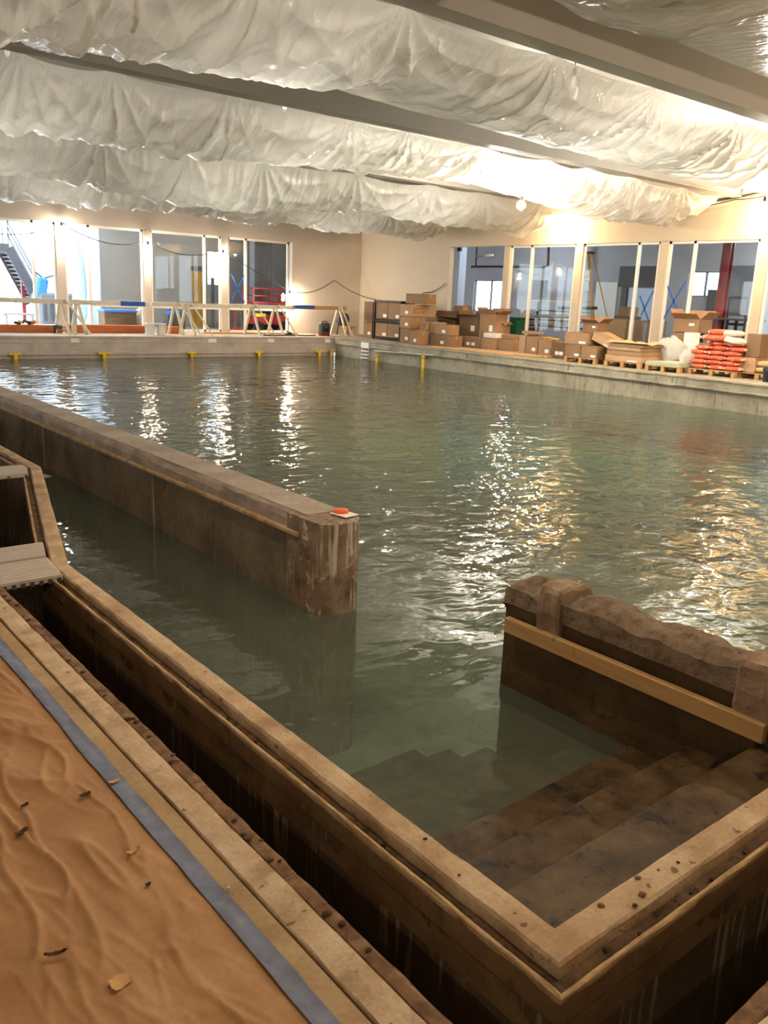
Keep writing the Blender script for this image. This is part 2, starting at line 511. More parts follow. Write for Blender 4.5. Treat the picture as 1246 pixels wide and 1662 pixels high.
emis('bulb_warm', (1, .72, .38), 60)
emis('bulb_dim', (1, .9, .75), .7)
emis('bulb_white', (1, .86, .66), 60)
# cement bags: orange red print with pale band
mt, t, out = nt('bag_red'); v = posn(t)
col = ramp(t, noise(t, v, 5, 4), [(.3, lin('#cb5238')), (.6, lin('#db7352')), (.8, lin('#e59b7a'))])
col = mixc(t, ramp(t, noise(t, posn(t, (1, 1, 2)), 7, 1), [(.64, 0.0), (.67, .8)]), col, lin('#ecd2bb'))
prin(t, out, col, .55, bump(t, noise(t, v, 16, 4), .5, .02))
simple('bag_pale', '#f0dccb', .6, .08, 8)
simple('bag_tan', '#c9ab7f', .7, .1, 8)

# ------------------------------------------------------------------ structure: ground, pool, deck
b = MB(); b.box(-8, .955, -6, WLY, -1.2, 0); b.box(.955, WRX, -6, .525, -1.2, 0); struct(b.build('floor', 'deck_strip'), 'tan concrete pool deck under the brown paper')
b = MB(); b.box(-8, 19.5, -6, 26.6, -2.0, -1.75); struct(b.build('floor_pool', 'pool_floor'), 'pale plaster pool bottom under the green water')

# far and right decks with their pool walls
b = sweep([(18.8, 26.0), (-8, 26.0)], [(0, 0), (0, -.055), (-.03, -.06), (-.03, -.2), (-.04, -.21), (-.04, -.46), (.015, -.475), (.015, -.56), (-.04, -.575), (-.04, -1.76), (-.6, -1.76), (-.6, 0)], .25, .012, 1, rough_cols={1, 2, 3, 4, 5})
struct(b.build('wall_pool_far', 'pool_wall'), 'far concrete pool wall with stepped mouldings above the water')
b = MB(); b.box(-8, WRX, 26.4, WLY, -.5, -.002); struct(b.build('floor_far_deck', 'deck_far'), 'far pool deck along the window wall')
b = MB()
prof = [(0, 0), (0, -.04), (.02, -.05), (.02, -.2), (0, -.205), (0, -.24), (.07, -.25), (.07, -1.76), (.6, -1.76), (.6, 0)]
b = sweep([(poolx(.525), .525), (poolx(26), 26.0)], [(-o, z) for o, z in prof], .25, .014, 4, rough_cols={1, 2, 3, 4, 5, 6})
struct(b.build('wall_pool_right', 'pool_wall_b'), 'right hand pool wall with overhanging coping above the water')
b = MB(); b.prism([(18.1, .525), (WRX, .525), (WRX, 26.41), (19.15, 26.41)], -.5, -.001); struct(b.build('floor_right_deck', 'deck_far'), 'right pool deck stacked with cartons and pallets')

# near pool wall with gutter ledge and lip, mitred round the jog and the corner
NP = [(18.0, 1.08), (1.5, 1.08), (1.5, 4.55), (2.2, 7.23), (2.2, 26.0)]
def near_sweep(prof, step, amp, seed, freq=8, rc=None):
    return sweep([Vector(p) for p in NP][::-1], [(-o, z) for o, z in prof], step, amp, seed, freq=freq, rough_cols=rc)
b = near_sweep([(.005, -1.76), (.0, -.008), (.008, 0), (.03, .002), (.06, .001), (.082, 0), (.089, -.008), (.091, -.04), (.091, -1.76)], .035, .0045, 2, 9, {1, 2, 5, 6, 7})
nw = struct(b.build('wall_pool_near', 'coping'), 'near concrete pool wall with pale flat top')
b = near_sweep([(.089, -.2), (.089, -.041), (.11, -.043), (.137, -.037), (.137, -.2)], .035, .005, 6, 11, {1, 2, 3})
o = b.build('gutter_ledge', 'ledge_dirty', nw)
b = near_sweep([(.134, -.05), (.134, -.022), (.136, -.019), (.144, -.019), (.147, -.023), (.147, -.03), (.144, -.05)], .035, .004, 8, 11, {1, 2, 3, 4, 5})
o = b.build('gutter_lip', 'lip', nw)
b = near_sweep([(.13, -.2), (.13, -.03), (.1455, -.03), (.1455, -.105), (.1395, -.118), (.1395, -.2)], .035, .006, 12, 7, {3, 4})
o = b.build('gutter_band', 'gutter_band', nw)
b = near_sweep([(.1, -1.2), (.1, -.08), (.1385, -.095), (.1385, -1.2)], .1, 0, 9)
o = b.build('gutter_face', 'trench_face', nw)

# trench between deck and pool wall
b = MB(); b.prism([(.9, .4), (18.0, .4), (18.0, 1.03), (1.45, 1.03), (1.45, 4.55), (2.15, 7.23), (2.15, 26), (.9, 26)], -1.3, -.95); struct(b.build('floor_trench', 'trench_face'), 'dark bottom of the gutter trench')
TP = [(18.0, .67), (1.10, .67), (1.10, 26.0)]
def tsweep(prof, step, amp, seed, freq, rc=None):
    return sweep([Vector(p) for p in TP], [(o, z) for o, z in prof], step, amp, seed, freq=freq, rough_cols=rc)
dl = bpy.data.objects.new('trim_1', None); COL.objects.link(dl); struct(dl, 'concrete edge strip and rusty steel angle along the gutter trench')
# outward (left of path) is away from the pool for this path direction? path runs -X then +Y: left is -Y then -X
b = tsweep([(0, -.02), (.002, -.006), (.012, -.004), (.04, -.006), (.046, -.012), (.046, -.09), (.006, -.09)], .03, .005, 3, 14)
b.build('rusty_angle', 'rust', dl)
b = tsweep([(.05, -.95), (.05, -.002), (.053, .002), (.09, .003), (.13, .001), (.134, -.003), (.134, -.95)], .04, .005, 11, 10)
b.build('edge_strip', 'deck_slab', dl)
b = tsweep([(.001, -.95), (.001, -.09), (.06, -.09), (.06, -.95)], .5, 0, 5, 6)
b.build('trench_wall', 'trench_face', dl)

# dividing pier
PX0, PX1, PYE = 3.17, 3.53, 4.45
def pier_poly(x0, x1, ye, y1, r, n=10):
    cx = (x0 + x1) / 2; hw = (x1 - x0) / 2
    pts = [(x0, y1)]
    pts += [(cx - hw + r - r * math.cos(a), ye + r - r * math.sin(a)) for a in [PI / 2 * k / n for k in range(n + 1)]]
    pts += [(cx + hw - r + r * math.sin(a), ye + r - r * math.cos(a)) for a in [PI / 2 * k / n for k in range(n + 1)]]
    pts += [(x1, y1)]
    return pts
pier = bpy.data.objects.new('wall_divider', None); COL.objects.link(pier); struct(pier, 'long concrete divider wall standing in the water, rounded at its end')
b = MB(); b.prism(pier_poly(PX0 + .02, PX1, PYE + .45, 26.05, .001, 1), -1.76, -.15); b.build('body', 'pier_side', pier)
b = MB(); b.prism(pier_poly(PX0, PX1, PYE, PYE + .46, .13, 10), -1.76, -.004); b.build('rounded_end', 'pier_end', pier)
# upper course with broken edge
ys = np.concatenate([np.arange(PYE + .46, 14, .045), np.arange(14, 26.1, .3)])
edge = PX0 + .035 + fbm(ys * 3, ys * 0, 4, 7) * .045
P = np.zeros((len(ys), 6, 3))
for j, (xx, zz) in enumerate([(PX0 + .02, -.151), (PX0 + .02, -.055), (None, -.02), (None, .0), (PX1 - .004, .0), (PX1, -.151)]):
    P[:, j, 0] = xx if xx is not None else edge + (.02 if zz == 0 else 0)
    P[:, j, 1] = ys
    P[:, j, 2] = zz + (fbm(ys * 5, ys * 0 + j, 3, 3) * .012 if 0 < j < 4 else 0)
b = MB(); b.grid(P, False); b.build('upper_course', 'pier_top', pier)
b = MB()
for y0 in np.arange(PYE + .3, 26, 2.4):
    b = MB(); b.rbox((PX0 + .012, (y0 + min(y0 + 2.392, 26)) / 2, -.135), (.05, min(y0 + 2.392, 26) - y0, .034), .006)
    b.build('ledge_strip', 'lip', pier)
b = MB(); b.box(PX0 + .06, PX1 - .005, PYE + .3, 26, -.01, .006); b.build('top_band', 'deck_far', pier)
b = MB()
for y in (7.2, 10.3):
    b = MB(); b.box(PX0 + .012, PX0 + .022, y, y + .03, -1.2, -.152); b.build('joint_bead', 'pier_top', pier)

# second short pier: rough broken mortar top, pilaster lumps
p2 = bpy.data.objects.new('wall_stair_side', None); COL.objects.link(p2); struct(p2, 'short rough concrete wall beside the submerged steps')
ys = np.arange(1.0, 3.07, .018); th = np.linspace(0, 1, 26)
P = np.zeros((len(ys), 26, 3))
for i, y in enumerate(ys):
    for j, u in enumerate(th):
        # profile: near face up, over the rounded top, down the far face
        if u < .2: x, z = 3.462, -.75 + u / .2 * .60
        elif u < .24: x, z = 3.462 - (u - .2) / .04 * .03, -.15 + (u - .2) / .04 * .006
        elif u < .36: x, z = 3.432 + (u - .24) / .12 * .012, -.144 + (u - .24) / .12 * .11
        elif u < .62: x, z = 3.444 + (u - .36) / .26 * .27, -.034 + .03 * math.sin((u - .36) / .26 * PI)
        else: x, z = 3.73, -.034 - (u - .62) / .38 * .6
        P[i, j] = (x, y, z)
sx_ = P[:, :, 0]; sz = P[:, :, 2]; sy = P[:, :, 1]
top = np.clip((sz + .2) / .2, 0, 1)
lump = np.exp(-((sy - 2.72) / .075) ** 6) + np.exp(-((sy - 1.56) / .09) ** 6)
dn = fbm(sy * 7, sx_ * 9 + sz * 9, 5, 2)
P[:, :, 2] += np.clip((sz + .15) / .1, 0, 1) * (dn * .045 + lump * .0 + vn(sy * 3.2, sx_ * 2, 4) * .03)
P[:, :, 0] += top * fbm(sy * 9 + 7, sz * 11, 4, 5) * .03 - lump * .0 * (sx_ < 3.6) * np.clip((sz + .24) / .02, 0, 1)
e = np.clip((sy - 2.98) / .09, 0, 1) ** 2
P[:, :, 2] -= e * top * .06
b = MB(); b.grid(P[:, 6:], False); b.f.append(tuple((len(ys) - 1) * 20 + k for k in range(20))); b.sm.append(False)
b.build('rough_cap', 'pier_rough', p2)
b = MB(); b.grid(P[:, :7], False); b.build('wet_face', 'wet_concrete', p2)
for yc, hw in ((2.72, .075), (1.56, .09)):          # two mortar lumps standing proud of the cap
    n_ = 12; U = np.linspace(-1, 1, n_)
    A = np.zeros((n_, 15, 3))
    prof_ = [(3.47, -.235), (3.425, -.23), (3.418, -.17), (3.412, -.11), (3.414, -.05), (3.42, 0), (3.435, .028), (3.47, .036), (3.52, .04), (3.58, .036), (3.63, .03), (3.67, .02), (3.70, 0), (3.74, -.06), (3.74, -.2)]
    for i_ in range(n_):
        for j_, (x_, z_) in enumerate(prof_):
            k_ = 1 - .5 * max(0, abs(U[i_]) - .75) / .25
            A[i_, j_] = (3.58 + (x_ - 3.58) * (1 if abs(U[i_]) < .95 else .93), yc + U[i_] * hw, z_ - .02 * (abs(U[i_]) > .95))
    A[:, :, 0] += fbm(A[:, :, 1] * 18, A[:, :, 2] * 18, 3, 3) * .018; A[:, :, 2] += fbm(A[:, :, 1] * 16 + 4, A[:, :, 0] * 16, 3, 5) * .022
    b = MB(); b.grid(A, False)
    for e_ in (0, n_ - 1): b.f.append(tuple(e_ * 15 + q for q in range(15))); b.sm.append(False)
    b.build('mortar_lump', 'pier_lump', p2)
b = MB(); b.rbox((3.60, 2.04, -1.13), (.262, 2.03, 1.26), .01); b.build('body', 'wet_concrete', p2)

# steps in the corner
st = bpy.data.objects.new('floor_steps', None); COL.objects.link(st); struct(st, 'stained concrete steps going down into the water')
zs = [-.335, -.49, -.645, -.80, -.955, -1.11, -1.27, -1.43]; ye = [1.53, 1.85, 2.17, 2.49, 2.81, 3.13, 3.45, 3.77]
yp = 1.06
for z, y in zip(zs, ye):
    n = 40; xs = np.linspace(1.49, 3.46, n)
    A = np.zeros((n, 6, 3)); nz = fbm(xs * 6, xs * 0 + y * 3, 3, 4)
    for j, (yy, zz) in enumerate([(yp - .05, z), ((yp + y) / 2, z), (y - .014, z), (y, z - .012), (y, z - .18), (y, -1.76)]):
        A[:, j, 0] = xs; A[:, j, 1] = yy + (nz * .009 if j in (2, 3) else 0); A[:, j, 2] = zz + (nz * .006 if j < 4 else 0)
    b = MB(); b.grid(A, False); b.build('step', 'step', st); yp = y

# water
b = MB(); b.prism([(1.495, 1.075), (poolx(1.075) + .06, 1.075), (poolx(26) + .06, 26.03), (2.195, 26.03), (2.195, 7.23), (1.495, 4.55)], -1.9, WATER)
w = b.build('pool_water', 'water'); tag(w, 'dark green rippling water filling the unfinished pool', 'water'); w['kind'] = 'stuff'

# ------------------------------------------------------------------ structure: walls with openings
LB = [(6.73, 9.68, 8.85), (9.68, 12.61, 10.62), (12.61, 15.58, 14.79), (15.58, 18.48, 16.48)]   # bays and mullions
b = MB()
b.box(-8, 6.73, WLY, WLY + .2, -.3, 5.4)
b.box(18.48, WRX + .2, WLY, WLY + .2, -.3, 5.4)
b.box(6.73, 18.48, WLY, WLY + .2, 3.40, 5.4)
b.box(6.73, 18.48, WLY, WLY + .2, -.3, .03)
for x in (9.68, 12.61, 15.58): b.box(x - .13, x + .13, WLY, WLY + .2, 0, 3.41)
struct(b.build('wall_left', 'wall_paint'), 'pale painted wall with tall windows across the pool')
RB = [(20.45, 23.24, None), (17.42, 20.45, 19.4), (14.44, 17.42, 15.31), (11.5, 14.44, 13.51), (8.5, 11.5, 10.6)]
b = MB()
b.box(WRX, WRX + .2, 23.24, WLY, -.3, 5.4); b.box(WRX, WRX + .2, -6, 8.5, -.3, 5.4)
b.box(WRX, WRX + .2, 8.5, 23.24, 3.36, 5.4); b.box(WRX, WRX + .2, 8.5, 23.24, -.3, .08)
for y in (20.45, 17.42, 14.44, 11.5): b.box(WRX, WRX + .2, y - .13, y + .13, 0, 3.37)
struct(b.build('wall_right', 'wall_paint_b'), 'tan painted wall with tall windows behind the cartons')
b = MB(); b.box(-8, WRX, -6.2, -6, -.3, 5.4); struct(b.build('wall_back', 'wall_paint_b'), 'painted wall behind the viewer')
b = MB(); b.box(-8.2, -8, -6, WLY, -.3, .1); b.box(-8.2, -8, -6, WLY, 3.4, 5.4); b.box(-8.2, -8, -6, 16.7, .1, 3.4)
for k in range(5): b.box(-8.2, -8, 16.7 + 2.93 * k, 16.95 + 2.93 * k if k < 4 else WLY, .1, 3.4)  # window openings between these piers are added to let daylight in
struct(b.build('wall_side', 'wall_paint'), 'unseen painted side wall with tall window openings added for daylight')
b = MB(); b.box(-8.2, WRX + .2, -6.2, WLY + .2, 5.3, 5.5); struct(b.build('ceiling', 'ceiling'), 'grey ceiling above the beams')
# window frames and panes
def window(n, horiz, a0, a1, mul, zt, transom, label, frame=True):
    r = bpy.data.objects.new('window_%d' % n, None); COL.objects.link(r); struct(r, label)
    pl = WLY + .05 if horiz else WRX + .05
    def bx(u0, u1, z0, z1, d=.07):
        mb = MB()
        if horiz: mb.box(u0, u1, pl, pl + d, z0, z1)
        else: mb.box(pl, pl + d, u0, u1, z0, z1)
        return mb
    a0 += .13; a1 -= .13; fw = .075
    z0 = .03 if horiz else .08
    if frame:
        bx(a0, a0 + fw, z0, zt).build('jamb', 'white_frame', r); bx(a1 - fw, a1, z0, zt).build('jamb', 'white_frame', r)
        bx(a0, a1, zt - .07, zt).build('head_rail', 'white_frame', r); bx(a0, a1, z0, z0 + .07).build('sill', 'white_frame', r)
        cuts = [a0 + fw]
        if mul:
            bx(mul - .04, mul + .04, z0, zt, .09).build('mullion', 'white_frame', r); cuts += [mul - .04, mul + .04]
        cuts += [a1 - fw]
        for k in range(0, len(cuts), 2):
            lo, hi = cuts[k], cuts[k + 1]
            zz = [z0 + .07, zt - .07]
            if transom and k in transom:
                bx(lo, hi, .83, .9).build('transom', 'white_frame', r); zz = [z0 + .07, .83, .9, zt - .07]
            for q in range(0, len(zz), 2):
                mb = MB(); 
                if horiz: mb.box(lo, hi, pl + .03, pl + .036, zz[q], zz[q + 1])
                else: mb.box(pl + .03, pl + .036, lo, hi, zz[q], zz[q + 1])
                mb.build('pane', 'glass', r)
    return r
names = ['window onto the bright stair yard, leftmost across the pool', 'window with pale blue strip behind it, second across the pool', 'window showing the yellow door, third across the pool', 'window showing the red lift, rightmost across the pool']
for i, (a0, a1, mu) in enumerate(LB): window(i + 1, True, a0, a1, mu, 3.40, {0: (2,), 1: (2,), 2: (0, 2), 3: (0, 2)}[i] if i else (), names[i])
namesr = ['', 'window in front of the pipe rack, right wall', 'window in front of the yellow ladder, right wall', 'window with blue tape cross, right wall', 'window cut off by the right picture edge']
for i, (a0, a1, mu) in enumerate(RB):
    if i: window(i + 4, False, a0, a1, mu, 3.36, (), namesr[i])
# protective posts faces (painted)
# ------------------------------------------------------------------ beams
for k, y in enumerate((2.08, 7.04, 12.0, 16.96, 21.92, 26.88)):
    r = bpy.data.objects.new('trim_%d' % (k + 2), None); COL.objects.link(r); struct(r, 'painted ceiling beam number %d from the viewer' % (k + 1))
    b = MB(); b.box(-8, WRX, y + .05, y + .25, BEAM + .03, 5.3); b.build('web', 'beam_paint', r)
    b = MB(); b.box(-8, WRX, y, y + .30, BEAM, BEAM + .035); b.build('bottom_flange', 'beam_paint', r)
    b = MB(); b.box(-8, WRX, y, y + .30, BEAM + .62, BEAM + .66); b.build('top_flange', 'beam_paint', r)

# ------------------------------------------------------------------ plastic sheets hung under the ceiling bays
def catmull(pts, n):
    pts = [Vector(p) for p in pts]; pts = [pts[0] * 2 - pts[1]] + pts + [pts[-1] * 2 - pts[-2]]
    out = []
    for i in range(1, len(pts) - 2):
        p0, p1, p2, p3 = pts[i - 1:i + 3]
        for k in range(n):
            t = k / n
            out.append(.5 * ((2 * p1) + (p2 - p0) * t + (2 * p0 - 5 * p1 + 4 * p2 - p3) * t * t + (3 * p1 - p0 - 3 * p2 + p3) * t ** 3))
    out.append(pts[-2]); return np.array([tuple(q) for q in out])
def bag(y0, y1, ym, table, x0, x1, seed, label, nx=420, nv=80, gap=(1.2, 2.4)):
    """sheet pinned along one beam, hanging as a loose curtain, bellying and rising to the next beam"""
    rng = random.Random(seed)
    att = []; x = x0 - rng.random()
    while x < x1 + 3: att.append(x); x += rng.uniform(*gap)
    att = np.array(att)
    b_ = ym - y0; S_ = y1 - y0
    pr_ = catmull([(0, 0), (.10 * b_, .22), (.30 * b_, .62), (.60 * b_, .90), (b_, 1.0), (b_ + .2 * (S_ - b_), .86), (b_ + .55 * (S_ - b_), .25), (S_, -.9)], 30)
    al = np.concatenate([[0], np.cumsum(np.hypot(np.diff(pr_[:, 0]), np.diff(pr_[:, 1]) * .75))])
    sb = np.interp(b_, pr_[:, 0], al)                       # arc length down to the lowest line
    sv = np.concatenate([np.linspace(0, sb * 1.15, int(nv * .72)), np.linspace(sb * 1.15, al[-1], nv - int(nv * .72) + 1)[1:]])
    py_ = np.interp(sv, al, pr_[:, 0]); pz_ = np.interp(sv, al, pr_[:, 1])
    ty_ = np.gradient(py_, sv); tz_ = -np.gradient(pz_, sv) * .75
    ln = np.hypot(ty_, tz_); ny_ = (tz_ / ln)[None, :]; nz_ = (-ty_ / ln)[None, :]
    X = np.linspace(x0, x1, nx)[:, None]; s = sv[None, :] + 0 * X; V = s / sb
    zb = np.interp(X, np.array([q[0] for q in table]) * ym, np.array([EYE + q[1] * ym for q in table]))
    endk = np.clip((x1 - X) / .45, 0, 1); endk = np.sqrt(1 - (1 - endk) ** 2)
    i = np.clip(np.searchsorted(att, X[:, 0]) - 1, 0, len(att) - 2)
    a = att[i][:, None]; c = att[i + 1][:, None]
    u = (X - a) / (c - a); arc = 4 * u * (1 - u)
    sag = (BEAM + .02 - zb) * (.97 + .05 * arc)
    Y = y0 + py_[None, :] + 0 * X
    Z = BEAM + .02 - sag * pz_[None, :] * (.3 + .7 * endk)
    droop = (.04 + .10 * np.clip(vn(a * 3, a, 6) + .3, 0, 1)) * arc
    Z = Z - droop * np.exp(-s * 4)
    def rid(w): return 1 - 2 * np.abs(np.sin(w)) ** .7
    wob = .7 * fbm(X * .9, s * .9, 2, 1)
    D = 0
    for pt, sg_ in ((a, 1), (c, -1)):
        dx = np.abs(X - pt); th = np.arctan2(dx, s * .9 + .06); rad = np.hypot(dx, s)
        kk = 8 + 5 * vn(pt * 3.3, pt * 1.7, 3)
        D = D + rid(sg_ * th * kk + pt * 7.1 + wob) * np.exp(-(th / .8) ** 2) * np.minimum(.10, .16 * rad) * (1 - .75 * np.clip((V - .55) / .4, 0, 1))
    lev = s * 1.15 - arc * (.55 + .3 * vn(a, a * 2, 4)) + .25 * fbm(X * .8, s * 1.2, 2, 5)
    D = D + rid(lev * 6.0) * np.clip(arc * 1.3 - .25, 0, 1) * .028 * np.minimum(1, s * 4)
    sh = X + .35 * fbm(X * .7, s * .9, 2, 7)
    env = np.minimum(1, s * 3)
    D = D + env * (.05 * (1 - np.abs(2 * fbm(sh * 2.6 + seed, s * .45, 2, 2)) * 2.2) + .022 * (1 - np.abs(2 * fbm(sh * 8 + seed, s * .8, 2, 6)) * 2.2))
    low = np.exp(-((V - 1.0) / .28) ** 2)
    D = D + low * (.05 * fbm(X * 3, s * 4 + seed, 4, seed % 7) + .10 * np.abs(fbm(X * 1.1 + 9, s * 2 + 3, 3, (seed + 3) % 9)))
    D = D * (.25 + .75 * endk)
    back = np.clip(2.2 - V, .15, 1)
    Y = Y + ny_ * D * back * 1.0; Z = Z + nz_ * D * back
    # tune the sag so that the lowest line of the sheet follows the heights read from the photograph
    tr_ = np.array([q[0] for q in table]); tv_ = np.array([q[1] for q in table]); w_ = max(3, int(.9 / (x1 - x0) * nx)) | 1
    zt_ = BEAM + .02; sc_ = np.ones(nx)
    for it in range(4):
        Zs = zt_ - (zt_ - Z) * sc_[:, None]
        sl = np.where(V < 1.6, (Zs - EYE) / Y, 9.0); j = sl.argmin(1); r_ = np.arange(nx)
        want = np.interp(X[:, 0] / Y[r_, j], tr_, tv_) * Y[r_, j] + EYE
        need = (zt_ - want) / np.maximum(zt_ - Zs[r_, j], .05)
        need = np.convolve(np.pad(need, w_ // 2, mode='edge'), np.ones(w_) / w_, 'valid')
        sc_ = sc_ * np.clip(need, .6, 1.6)
    fade_ = np.where(X[:, 0] > x1 - .6, 0, 1); sc_ = np.where(fade_ > 0, sc_, sc_[int(nx * (1 - .7 / (x1 - x0)))])
    Z = np.where(Z < zt_, zt_ - (zt_ - Z) * sc_[:, None], Z)
    P = np.stack([X + 0 * s, Y, Z], -1)
    b = MB(); b.grid(P)
    o = b.build('plastic_sheet', 'plastic_sheet')
    tag(o, label, 'plastic sheet', 'plastic sheets hung under the ceiling')
    return o
T0 = [(0, .47), (1.1, .475), (1.31, .475), (1.41, .525), (1.5, .53), (1.8, .53), (4, .53)]
T1 = [(-.5, .24), (.289, .236), (.352, .244), (.495, .252), (.67, .26), (.744, .278), (.884, .268), (1.04, .262), (1.26, .254), (1.55, .252), (1.86, .26), (2.3, .26)]
T2 = [(-.5, .155), (.28, .156), (.42, .153), (.535, .156), (.67, .166), (.82, .172), (1.02, .178), (1.15, .165), (1.24, .153), (1.35, .152), (1.65, .17)]
T3 = [(-.5, .11), (.28, .11), (.345, .11), (.49, .098), (.6, .101), (.71, .114), (.82, .115), (.92, .111), (1.2, .111)]
T4 = [(-.5, .085), (.28, .084), (.38, .086), (.49, .09), (.6, .083), (.63, .092), (.71, .084), (.78, .09), (.9, .087)]
bag(2.4, 7.05, 4.2, T0, 1, 20.9, 21, 'wrinkled clear plastic sheet hanging in at the top right corner', 420, 60)
bag(7.36, 12.02, 8.3, T1, -1, 20.9, 4, 'widest wrinkled plastic sheet, nearest full span across the ceiling top', 760, 110)
bag(12.32, 16.98, 13.3, T2, -1, 20.9, 9, 'sagging plastic sheet below the second beam, washed out by the lamp', 640, 90)
bag(17.28, 21.94, 18.3, T3, -1, 21.0, 14, 'third sagging plastic sheet ending above the right windows', 560, 70, (1.4, 3.0))
bag(22.24, 26.9, 23.3, T4, -1, 21.2, 19, 'lowest farthest plastic sheet just above the far windows', 520, 60, (1.6, 3.4))

# ------------------------------------------------------------------ lamps and their cables
def lamp(pos, label, power, color, mat='bulb_warm', r=.075, hang=None, group='temporary work lamps', cage=True):
    t_ = thing('work_lamp', label, 'lamp', pos, group)
    mb = MB(); mb.lathe([(.018, .20), (.03, .19), (.034, .10), (.03, .085)], 12); so_ = mb.build('socket', 'black_metal', t_)
    mb = MB(); mb.lathe([(.022, .09), (.03, .07), (r * .75, .03), (r, -.01), (r * .85, -.05), (r * .5, -.08), (.005, -.09)], 14); mb.build('bulb', mat, t_)
    mb = MB()
    for k in range(6):
        a = PI * k / 3
        mb.tube([(.03 * math.cos(a), .03 * math.sin(a), .1), ((r + .03) * math.cos(a), (r + .03) * math.sin(a), .02), ((r + .03) * math.cos(a), (r + .03) * math.sin(a), -.06), (.01 * math.cos(a), .01 * math.sin(a), -.125)], .004, 4)
    if cage: mb.build('wire_cage', 'yellow_paint', so_)
    if hang:
        mb = MB(); mb.tube([(0, 0, .2), (0, 0, hang)], .008, 5); mb.build('cord', 'cable_black', t_)
    L = bpy.data.lights.new('lamp_light', 'POINT'); L.energy = power; L.color = color; L.shadow_soft_size = .06
    lo = bpy.data.objects.new('lamp_light', L); COL.objects.link(lo); lo.parent = t_; lo.location = (0, 0, -.16)
    return t_
WARM = (1, .66, .34); MID = (1, .83, .64)
lb = [onY(100, 372, 28.35), onY(240, 402, 28.35), onY(362, 415, 28.35), onY(470, 480, 28.35)]
for p, l in zip(lb, ('bare work lamp at the first window post across the pool', 'bare work lamp at the second window post across the pool', 'bare work lamp at the third window post across the pool', 'lowest bare work lamp beside the rightmost far window')):
    lamp(p, l, 90, MID, 'bulb_white')
lamp((21.2, 17.9, 4.02), 'warm work lamp above the right windows beside the plastic', 130, WARM, hang=.32)
lamp((21.0, 11.25, 4.08), 'warm work lamp at the right picture edge above the windows', 160, WARM, hang=.26)
lamp((15.0, 13.75, 3.66), 'brightest work lamp hanging under the second plastic sheet', 200, MID, 'bulb_white', hang=.66)
SOFT = (1, .95, .87)  # unseen fill lamps added above the sheets; the two strong ones follow visible glows
for x, y, z, pw, l in ((14.2, 13.7, 4.45, 480, 'work lamp glowing brightest from behind the second plastic sheet'), (9.0, 14.2, 4.8, 37, 'added fill lamp behind the middle of the second plastic sheet'), (4.2, 14.2, 4.8, 30, 'added fill lamp behind the left of the second plastic sheet'),
        (16.5, 9.0, 4.5, 430, 'work lamp glowing from behind the right of the nearest wide plastic sheet'), (11.0, 9.2, 4.8, 42, 'added fill lamp behind the middle of the nearest wide plastic sheet'), (5.5, 9.2, 4.8, 34, 'added fill lamp behind the nearest wide plastic sheet, left of centre'), (1.0, 9.2, 4.8, 28, 'added fill lamp behind the left end of the nearest wide plastic sheet'),
        (16.0, 19.2, 4.8, 42, 'added fill lamp behind the right of the third plastic sheet'), (10.0, 19.2, 4.8, 36, 'added fill lamp behind the middle of the third plastic sheet'), (5.0, 19.2, 4.8, 32, 'added fill lamp behind the left of the third plastic sheet'),
        (17.0, 24.3, 4.8, 32, 'added fill lamp behind the right of the farthest plastic sheet'), (8.0, 24.3, 4.8, 32, 'added fill lamp behind the left of the farthest plastic sheet'), (12.5, 4.6, 4.8, 37, 'added fill lamp behind the plastic sheet at the top right corner')):
    lamp((x, y, z), l, pw, SOFT, 'bulb_dim', .04, hang=.4, group='work lamps behind the plastic sheets', cage=False)
lamp((17.5, 4.2, 3.3), 'unseen warm fill lamp added over the right deck outside the picture', 260, WARM, hang=1.0)  # this and the next three are unseen, added to brighten pool and deck
lamp((9.0, 1.0, 3.5), 'unseen fill lamp added over the pool steps far to the right', 200, MID, hang=.6)
lamp((4.2, .8, 3.6), 'unseen fill lamp added over the near pool corner above the picture', 46, MID, hang=.7)
lamp((2.3, 4.0, 3.3), 'unseen fill lamp added over the narrow channel above the picture', 58, MID, hang=.9)
lamp((24.5, 22.5, 3.7), 'added cool fill lamp in the room behind the pipe rack', 60, (.86, .92, 1), 'bulb_white', hang=.5)  # these three are added to brighten the rooms behind the windows
lamp((24.8, 13.0, 3.7), 'added cool fill lamp in the room behind the red column', 60, (.86, .92, 1), 'bulb_white', hang=.5)
lamp((16.5, 31.0, 4.0), 'added fill lamp in the room behind the far windows', 20, (.95, .95, 1), 'bulb_white', hang=.6)
lamp((-3.0, -2.0, 3.6), 'unseen fill lamp added over the near deck behind the viewer', 75, MID, hang=.7)  # unseen, added to lift the trench faces from behind

